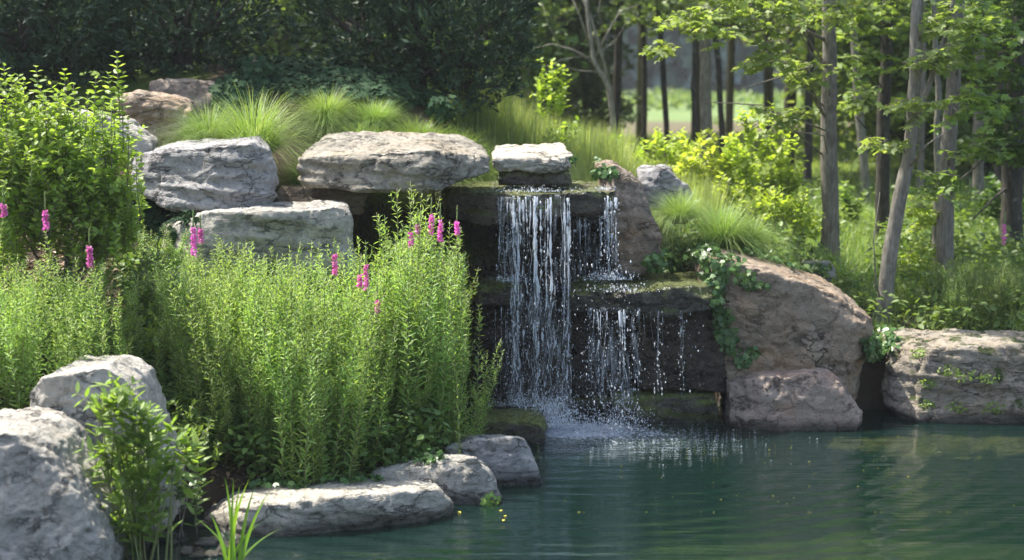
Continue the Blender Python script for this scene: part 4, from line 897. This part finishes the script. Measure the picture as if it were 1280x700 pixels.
# ------------------------------------------------------------------ junipers
def juniper(label, base, lobes, n_tuft, mat=M['juniper'], name='juniper_tree', trunk=.12, tuft=.16, group='dark evergreens on the mound', keep=None):
    r = empty(name, base); tag(r, label, 'tree', group); B = np.array(base); s, l = MB(), MB()
    for (c, rad) in lobes:
        c = np.array(c); k = int(n_tuft * max(rad[0] * rad[2], .05))
        u = unit(k); rr = (.45 + .55 * rng.random((k, 1)) ** .5) * (1 + .18 * vnoise(u * 2.5 + c)[:, None]); pos = c + u * rr * np.array(rad)
        for q in range(k):
            m_ = 13; ax = u[q] * .8 + [0, 0, .55] + rng.normal(size=3) * .3; ax /= np.linalg.norm(ax)
            t = rng.random(m_); pp = pos[q] + ax[None] * (t * tuft)[:, None] + rng.normal(size=(m_, 3)) * .022
            dd = ax[None] + rng.normal(size=(m_, 3)) * .55; l.leaves(pp - B, dd, unit(m_), tuft * (.35 + .35 * rng.random(m_)), TUFT, 1.0)
        for q in range(4):
            e = c + unit(1)[0] * np.array(rad) * .7; s.tube(np.array([[0, 0, .3], (c - B) * .6, e - B]), [trunk * .4, trunk * .25, .012], 5)
    top = max(l_[0][2] for l_ in lobes)
    s.tube(np.array([[0, 0, -.2], [.03, 0, (top - B[2]) * .5], [0, .02, top - B[2]]]), [trunk, trunk * .7, trunk * .25], 8)
    link('trunk', s.mesh('trunk', M['barkd']), r); link('crown', l.mesh('crown', mat), r)
def jb(px, D): x = XY(px, D); return (x, D, gz(x, D))
juniper('dense dark evergreen in the top left corner', jb(40, 15.4), [blob(20, 10, 15.2, 130, 80, .8), blob(100, 40, 15.2, 60, 60, .6), blob(-60, 0, 15.4, 120, 120, .9), blob(40, -100, 15.5, 120, 80, .8), blob(90, 85, 15.4, 50, 25, .5), blob(20, 80, 15.6, 60, 40, .5)], 620)
juniper('dark evergreen between the corner tree and the ivy bank', jb(230, 15.8), [blob(220, 30, 15.6, 95, 70, .7), blob(280, 10, 15.8, 65, 60, .6), blob(170, 60, 15.7, 55, 45, .5), blob(230, -90, 15.9, 110, 80, .8), blob(240, 85, 15.9, 60, 28, .4)], 620)
juniper('broad dark evergreen reaching right to the open meadow', jb(520, 15.9), [blob(560, 40, 15.6, 85, 62, .7), blob(610, 60, 15.5, 52, 52, .5), blob(480, 25, 15.9, 75, 60, .6), blob(425, 30, 16.0, 50, 55, .5), blob(550, -60, 15.8, 120, 80, .8), blob(600, 105, 15.5, 38, 28, .35), blob(440, -60, 16, 90, 70, .7), blob(630, 10, 15.7, 30, 50, .4), blob(520, 95, 15.8, 50, 25, .4)], 620)

# ------------------------------------------------------------------ broad-leaved trees
def tree(name, label, cat, group, path, rad, leafblobs, mat, bark, leaf=.085, tpl=MAPLE, nshoot=26, twig=.4, branches=(), upper=(), upmat=None, sides=12):
    base = P(*path[0]); base.z = gz(base.x, base.y) - .05
    r = empty(name, base); tag(r, label, cat, group); B = np.array(base)
    pts = [np.array(base)] + [np.array(P(*p)) for p in path[1:]]
    # continue the trunk above the frame
    d = pts[-1] - pts[-2]; d /= np.linalg.norm(d)
    if upper: pts += [pts[-1] + d * 1.2 + np.array([.05, 0, .2]), pts[-1] + d * 2.6 + np.array([-.05, 0, .8])]
    pts = np.array(pts); tt = np.linspace(0, 1, len(pts)); T = np.linspace(0, 1, 60)
    sp = np.stack([np.interp(T, tt, pts[:, i]) for i in range(3)], -1)
    for _ in range(5): sp[1:-1] = (sp[:-2] + sp[1:-1] * 2 + sp[2:]) / 4
    sp[:, :2] += .02 * np.stack([fbm(np.stack([T * 9, 0 * T + B[0], 0 * T], -1), 3), fbm(np.stack([T * 9, 0 * T + B[1] + 9, 0 * T], -1), 3)], -1)
    rr = rad * (1 - .42 * T) * (1 + .06 * vnoise(np.stack([T * 30, 0 * T, 0 * T], -1))); rr[0] *= 1.5; rr[1] *= 1.3; rr[2] *= 1.12
    s = MB(); s.tube(sp - B, rr, sides)
    # knots
    def limb(a, e, r0):
        a, e = np.array(a), np.array(e); L = np.linalg.norm(e - a); m1 = a + (e - a) * .35 + rng.normal(size=3) * L * .08 + [0, 0, L * .12]; m2 = a + (e - a) * .7 + rng.normal(size=3) * L * .05
        s.tube(np.array([a, m1, m2, e]) - B, [r0, r0 * .7, r0 * .45, r0 * .15], 5)
    for br in branches:
        q = [np.array(P(*p)) for p in br[:-1]]; s.tube(np.array(q) - B, np.linspace(br[-1], br[-1] * .35, len(q)), 6)
    allb = list(leafblobs)
    for (px, pz, py_, rx, rz) in upper:   # (dx, z, dy, radius, rz) relative to trunk base, above the frame
        allb.append((Vector((B[0] + px, B[1] + py_, pz)), (rx, rx, rz)))
    l = MB()
    for bi, (c, rd) in enumerate(allb):
        c = np.array(c); up_ = bi >= len(leafblobs)
        zz = c[2] - .5 * np.linalg.norm(c[:2] - B[:2]); j = int(np.argmin(np.abs(sp[:, 2] - np.clip(zz, B[2] + 1, sp[-1, 2])))); limb(sp[j], c, rad * (.4 if up_ else .12))
        k = int(nshoot * (rd[0] * rd[1] * rd[2]) ** (2 / 3) / .25 + 5); lf = leaf * (1.7 if up_ else 1)
        if up_: k = int(k * .35)
        for q in range(k):
            e = c + unit(1)[0] * (rng.random() ** .4) * np.array(rd); a = rng.random() * 6.28
            dr = np.array([math.cos(a), math.sin(a), rng.normal() * .2 - .05]); L = twig * random.uniform(.5, 1.1); st = e - dr * L * .5; en = e + dr * L * .5 + [0, 0, -L * .12]
            if q % 3 == 0: limb(c + (st - c) * .1, st, .006)
            s.tube(np.array([st, (st + en) / 2 + [0, 0, L * .03], en]) - B, [.004, .003, .001], 3)
            nn = max(4, int(L / (lf * .5))); t_ = np.linspace(.05, 1, nn); cc = st + (en - st) * t_[:, None]
            side = np.array([-dr[1], dr[0], 0])
            for sg in (-1, 1):
                d_ = side[None] * sg * .8 + dr[None] * .5 + rng.normal(size=(nn, 3)) * .3; d_[:, 2] -= .18
                l.leaves(cc - B + d_ * .02, d_, np.array([0, 0, 1.0])[None] + rng.normal(size=(nn, 3)) * .38, lf * (.65 + .6 * rng.random(nn)), tpl)
    link('trunk', s.mesh('trunk', bark), r)
    if l.V: link('crown', l.mesh('crown', mat), r)
    return r
TG = 'slender trees right of the pond'
UP = [(0, 7.2, 0, 1.6, 1.1), (-1.0, 6.0, .3, 1.1, .8), (1.0, 6.2, .2, 1.1, .8), (.2, 8.6, .2, 1.2, .9)]
tree('maple_tree', 'straight grey trunk standing alone right of the bright shrubs', 'tree', TG, [(1037, 320, 16.5), (1037, 200, 16.5), (1036, 100, 16.5), (1035, 0, 16.5)], .092,
     [blob(860, 22, 15.2, 42, 22, .35), blob(925, 35, 15.3, 50, 26, .4), blob(985, 15, 15.6, 45, 28, .4), blob(900, -15, 15.6, 80, 25, .5), blob(830, 60, 15.3, 14, 12, .15), blob(960, 70, 15.5, 35, 18, .3), blob(970, 140, 15.8, 34, 15, .3), blob(1010, 90, 16, 30, 20, .3), blob(1040, 10, 16.0, 40, 20, .3)], M['maple'], M['bark'], upper=UP,
     branches=[((1035, 52, 16.5), (990, 30, 16.2), (940, 40, 15.6), (880, 25, 15.3), .02), ((1035, 75, 16.5), (980, 95, 16), (930, 110, 15.8), .014), ((1036, 165, 16.5), (1000, 150, 16), (965, 140, 15.8), .01)])
tree('maple_tree', 'dark straight trunk between the lone grey trunk and the pale leaning one', 'tree', TG, [(1100, 345, 18.0), (1103, 250, 18), (1106, 100, 18), (1110, 0, 18)], .085,
     [blob(1085, 80, 17.4, 42, 24, .4), blob(1075, 30, 17.5, 40, 24, .4), blob(1120, 15, 17.6, 50, 25, .4), blob(1070, 120, 17, 25, 14, .3)], M['maple'], M['barkd'], upper=UP[:3], branches=[((1106, 120, 18), (1080, 90, 17.6), .012)])
tree('maple_tree', 'pale forked leaning trunk rising from the pond bank', 'tree', TG, [(1100, 412, 14.5), (1108, 350, 14.5), (1122, 265, 14.5), (1136, 190, 14.5), (1143, 100, 14.5), (1147, 0, 14.5)], .074,
     [blob(1180, 25, 14.3, 40, 25, .35), blob(1140, 130, 14.2, 26, 12, .25), blob(1112, 178, 14.2, 22, 10, .2), blob(1165, 70, 14.2, 28, 16, .3)], M['maple'], M['barkl'], upper=UP[:2],
     branches=[((1138, 165, 14.5), (1160, 110, 14.4), (1180, 50, 14.3), (1192, 0, 14.2), (1200, -40, 14.2), .032), ((1132, 215, 14.5), (1160, 180, 14.3), (1190, 160, 14.2), .012), ((1104, 385, 14.5), (1095, 355, 14.42), (1092, 300, 14.4), (1100, 240, 14.4), .009)])
tree('maple_tree', 'stout grey-brown trunk right of the pale leaning one', 'tree', TG, [(1178, 392, 15.6), (1181, 300, 15.6), (1186, 180, 15.6), (1192, 80, 15.6), (1196, 0, 15.6)], .088,
     [blob(1215, 60, 15, 45, 28, .4), blob(1215, 130, 15, 45, 28, .4), blob(1170, 225, 15.1, 22, 18, .25), blob(1220, 190, 15.2, 30, 22, .3), blob(1230, 20, 15.2, 50, 25, .4)], M['maple'], M['bark'], upper=UP[:3],
     branches=[((1184, 250, 15.6), (1200, 225, 15.4), (1235, 195, 15.2), (1260, 180, 15), .013), ((1190, 120, 15.6), (1215, 100, 15.3), .012)])
tree('maple_tree', 'thin pale stem close beside the stout trunk', 'tree', TG, [(1168, 388, 16.2), (1170, 280, 16.2), (1172, 120, 16.2), (1168, 0, 16.2)], .042, [blob(1160, 260, 15.8, 18, 26, .2), blob(1160, 320, 15.8, 22, 20, .25)], M['bright'], M['barkl'], leaf=.075, sides=8)
tree('maple_tree', 'thick dark trunk at the right edge with heavy leafage', 'tree', TG, [(1264, 305, 18), (1266, 200, 18), (1272, 80, 18), (1278, 0, 18)], .125,
     [blob(1265, 130, 16.6, 55, 40, .5), blob(1235, 90, 17, 40, 35, .4), blob(1270, 60, 16.8, 45, 40, .5), blob(1240, 175, 16.8, 40, 25, .4), blob(1275, 190, 16.6, 30, 28, .4), blob(1280, 10, 17, 60, 30, .5)], M['mapled'], M['barkd'], upper=UP, leaf=.09, nshoot=30,
     branches=[((1264, 230, 18), (1240, 250, 17.8), (1215, 275, 17.6), .02)])
BGP = 'thin trunks at the edge of the wood'
for i, (px, yb, D, xt, w_, bk, lab) in enumerate([(1085, 232, 22, 1064, .062, 'barkl', 'slim pale trunk leaning behind the lone grey trunk'), (883, 168, 24, 878, .09, 'bark', 'grey trunk standing before the open field'), (836, 160, 27, 820, .05, 'barkd', 'thin dark trunk second from left at the field edge'),
         (806, 155, 28, 798, .05, 'barkd', 'thin dark trunk left of the gap at the field edge'), (772, 140, 27, 776, .07, 'barkd', 'dark trunk behind the bare branching tree'), (868, 160, 26, 872, .05, 'barkd', 'thin dark trunk touching the grey one at the field'),
         (905, 165, 26, 888, .05, 'barkd', 'thin leaning dark trunk right of the grey one at the field'), (1222, 285, 22, 1226, .08, 'bark', 'mid distance trunk left of the thick dark one'), (1247, 290, 20.5, 1246, .06, 'barkd', 'slim dark trunk just left of the thick one'), (1150, 270, 24, 1156, .05, 'bark', 'faint slim trunk seen between pale and stout trunks'), (985, 160, 30, 990, .12, 'barkd', 'dark trunk beyond the bright shrubs'), (655, 150, 26, 650, .09, 'bark', 'grey trunk just right of the broad evergreen'), (1010, 200, 26, 1016, .07, 'barkd', 'dark slim trunk left of the lone grey trunk')]):
    k = i
    tree('woodland_tree', lab, 'tree', BGP, [(px, yb, D), ((px + xt) / 2 + random.uniform(-4, 4), yb / 2, D), (xt, -10, D)], w_, [blob(xt + random.uniform(-30, 30), random.uniform(-20, 20), D - .5, 60, 26, .8)] + ([blob(xt + random.uniform(-20, 20), random.uniform(100, 200), D - .5, 30, 20, .4)] if px > 1100 else []), M['wood'] if px < 1000 else M['maple'], M[bk], leaf=.12, nshoot=9, upper=[(0, 8, 0, 2.2, 1.8), (.5, 10.5, 0, 1.8, 1.5)], sides=8)
# bare branching tree
tree('bare_tree', 'grey leafless branching tree above the meadow', 'tree', None, [(778, 150, 22), (762, 110, 22), (742, 75, 22), (733, 0, 22)], .045, [], M['wood'], M['barkl'],
     branches=[((762, 110, 22), (750, 60, 22), (738, 20, 22), (720, -20, 22), .03), ((742, 76, 22), (715, 62, 22), (690, 55, 22), (668, 60, 22), .02), ((745, 70, 22), (760, 40, 22), (775, 15, 22), (800, 5, 22), .018), ((738, 60, 22), (725, 20, 22), (712, -10, 22), .018), ((755, 62, 22), (770, 50, 22), (782, 30, 21.8), .01), ((700, 57, 22), (685, 30, 22), (678, 5, 22), .009),
               ((750, 90, 22), (720, 88, 22), (695, 80, 22), (672, 85, 22), .012), ((728, 70, 22), (700, 75, 21.9), (680, 90, 21.9), .009), ((755, 40, 22), (748, 15, 22), (752, -10, 22), .01)], sides=7)

# bright shrubs
SG = 'bright yellow-green shrubs beyond the waterfall'
for px, py, D, rx, ry, mt, lab in [(832, 195, 17.5, 34, 28, 'bright', 'small bright shrub at the left end of the row below the field'), (880, 215, 16.8, 40, 42, 'bright', 'bright shrub above the bluish boulder'), (955, 205, 16.6, 46, 62, 'bright', 'tallest bright shrub left of the lone grey trunk'),
        (925, 262, 16.0, 48, 30, 'bright', 'low bright shrub above the reddish boulder'), (985, 275, 15.9, 38, 30, 'bright', 'low bright shrub nearest the lone grey trunk'), (690, 115, 18.5, 18, 30, 'bright', 'small bright sapling beside the broad evergreen'),
        (1150, 335, 15.4, 28, 42, 'shrub', 'leafy sapling between the pale and stout trunks'), (1135, 385, 14.8, 30, 20, 'shrub', 'low leafy plant right of the pale trunk foot'), (1060, 260, 19, 20, 20, 'maple', 'small shrub behind the lone grey trunk'), (1070, 345, 15.4, 36, 14, 'shrub', 'low leafy plant left of the pale trunk'), (1205, 345, 16.5, 22, 22, 'shrub', 'low leafy plant behind the right loosestrife'),
        (770, 190, 17, 30, 18, 'shrub', 'milkweed-like leafy plant in the meadow grass'), (700, 175, 16, 22, 20, 'shrub', 'leafy plant above the cap stone'), (1255, 250, 18.5, 30, 25, 'mapled', 'dark leafy sapling by the thick right trunk'), (975, 320, 15, 40, 10, 'ivy', 'low dark plant along the back of the reddish boulder')]:
    x = XY(px, D); shrub('shrub', lab, 'shrub', SG if mt == 'bright' else None, (x, D, gz(x, D)), [blob(px, py, D, rx * 1.12, ry * 1.12)], M[mt], 120 if mt == 'bright' else 60, .085 if D > 15.5 else .07, MAPLE if mt in ('maple', 'mapled') else OVATE, width=1.15, twig=.32)

# ------------------------------------------------------------------ woods behind
def wood_mesh(h, r, base_h, n_, leaf, mat, bark, conifer=False):
    s, l = MB(), MB(); s.tube([[0, 0, -.3], [.1, 0, h * .5], [0, .1, h * .95]], [.13, .09, .02], 8)
    k = n_; pos = []
    nb = 26
    for i in range(nb):
        z = base_h + (h - base_h) * (i + .5) / nb; f = (z - base_h) / (h - base_h)
        R = r * ((1 - f) ** .8 if conifer else math.sin(math.pi * min(1, .22 + f * .8)) ** .6)
        a = i * 2.4; e = np.array([math.cos(a) * R * .65, math.sin(a) * R * .65, z]); s.tube(np.array([[0, 0, z - .5], e * [.5, .5, 1], e]), [.05, .035, .01], 4)
        m_ = k // nb; rad = np.array([R * .55, R * .55, (h - base_h) / nb * 1.9 if conifer else (h - base_h) / 9])
        pos.append(e + unit(m_) * (rng.random((m_, 1)) ** .45) * rad)
    pos = np.concatenate(pos); k = len(pos)
    d = unit(k); d[:, 2] = d[:, 2] * .5 - .1; l.leaves(pos, d, np.array([0, 0, 1.0]) + unit(k) * .7, leaf * (.6 + .8 * rng.random(k)), TUFT if conifer else OVATE, 1.2)
    return s.mesh('trunk', bark), l.mesh('crown', mat)
WM = [wood_mesh(12, 3.4, 1.0, 9000, .26, M['wood'], M['barkd']) for _ in range(2)] + [wood_mesh(13, 3.6, 3.6, 9000, .26, M['wood'], M['bark'])] + [wood_mesh(11, 2.2, .6, 9000, .30, M['conif'], M['barkd'], True)]
WL = ['dark leafy woodland tree with low branches in the backdrop', 'dark leafy woodland tree with low branches in the backdrop', 'woodland tree with a high crown at the field edge', 'dull green conifer in the backdrop left of the field']
places = []
for px in np.arange(1130, 1480, 50): places.append((px, random.uniform(27, 33), random.choice((0, 1))))
for px in np.arange(1080, 1500, 70): places.append((px, random.uniform(42, 52), random.choice((0, 1))))
for px in np.arange(-100, 640, 75): places.append((px, random.uniform(24, 30), random.choice((0, 1))))
for px in np.arange(-150, 640, 90): places.append((px, random.uniform(34, 40), random.choice((0, 1))))
places += [(640, 27, 3), (700, 30, 3), (668, 33, 3), (730, 36, 3), (600, 31, 0), (800, 42, 2), (870, 38, 2), (960, 36, 2), (1040, 38, 2), (910, 47, 2)]
for px, D, v in places:
    x = XY(px, D); s = random.uniform(.85, 1.12) * {0: .62, 1: .62, 2: 1.0, 3: .55}[v] * (D / 30 if v < 2 else 1) * (1.6 if v < 2 and px > 1150 else 1)
    place('woodland_tree', WL[v], 'tree', 'dark woodland trees with ' + ('low branches' if v < 2 else 'high crowns' if v == 2 else 'needles'), WM[v], ('trunk', 'crown'), (x, D, gz(x, D)), random.uniform(0, 6.28), s)
mb = MB(); k = 9000; y = 52 + 70 * rng.random(k); x = (600 + 800 * rng.random(k) - 640) / F * y; cl = fbm(np.stack([x * .35, y * .12, 0 * x], -1), 3); ok = cl > .12; x, y = x[ok], y[ok]; k = len(x)
mb.leaves(np.stack([x, y, ground(x, y) + .05 + .3 * rng.random(k)], 1), unit(k) * [1, 1, .5] + [0, 0, .5], unit(k), .35 + .3 * rng.random(k), TUFT, 1.2)
tag(link('field_tufts', mb.mesh('field_tufts', M['wood'])), 'darker weedy patches in the sunny field', 'weeds', kind='stuff')
# far wood beyond the field, one mass
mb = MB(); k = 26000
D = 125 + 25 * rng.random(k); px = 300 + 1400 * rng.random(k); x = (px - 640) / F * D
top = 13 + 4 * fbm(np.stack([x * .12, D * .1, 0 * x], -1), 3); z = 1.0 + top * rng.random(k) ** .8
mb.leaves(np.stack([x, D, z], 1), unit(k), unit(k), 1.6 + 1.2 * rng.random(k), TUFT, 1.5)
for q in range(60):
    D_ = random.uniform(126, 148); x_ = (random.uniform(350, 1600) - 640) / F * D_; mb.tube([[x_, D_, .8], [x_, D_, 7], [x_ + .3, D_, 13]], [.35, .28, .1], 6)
tag(link('far_wood', mb.mesh('far_wood', M['far'])), 'wood far beyond the field, leaves coloured blue-green for haze', 'wood', kind='stuff')
m, n, out = newmat('air_haze'); pv = N(n, "ShaderNodeVolumePrincipled", ins={'Density': .0006, 'Anisotropy': .2}); pv.inputs['Color'].default_value = (.88, .93, .97, 1); n.links.new(pv.outputs[0], out.inputs['Volume'])
bm = bmesh.new(); bmesh.ops.create_cube(bm, size=1); me = bpy.data.meshes.new('haze'); bm.to_mesh(me); bm.free(); me.materials.append(m)
hz = link('haze', me, loc=(0, 320, 14)); hz.scale = (1240, 800, 33); tag(hz, kind='stuff')
print('DONE build', len(bpy.data.objects))
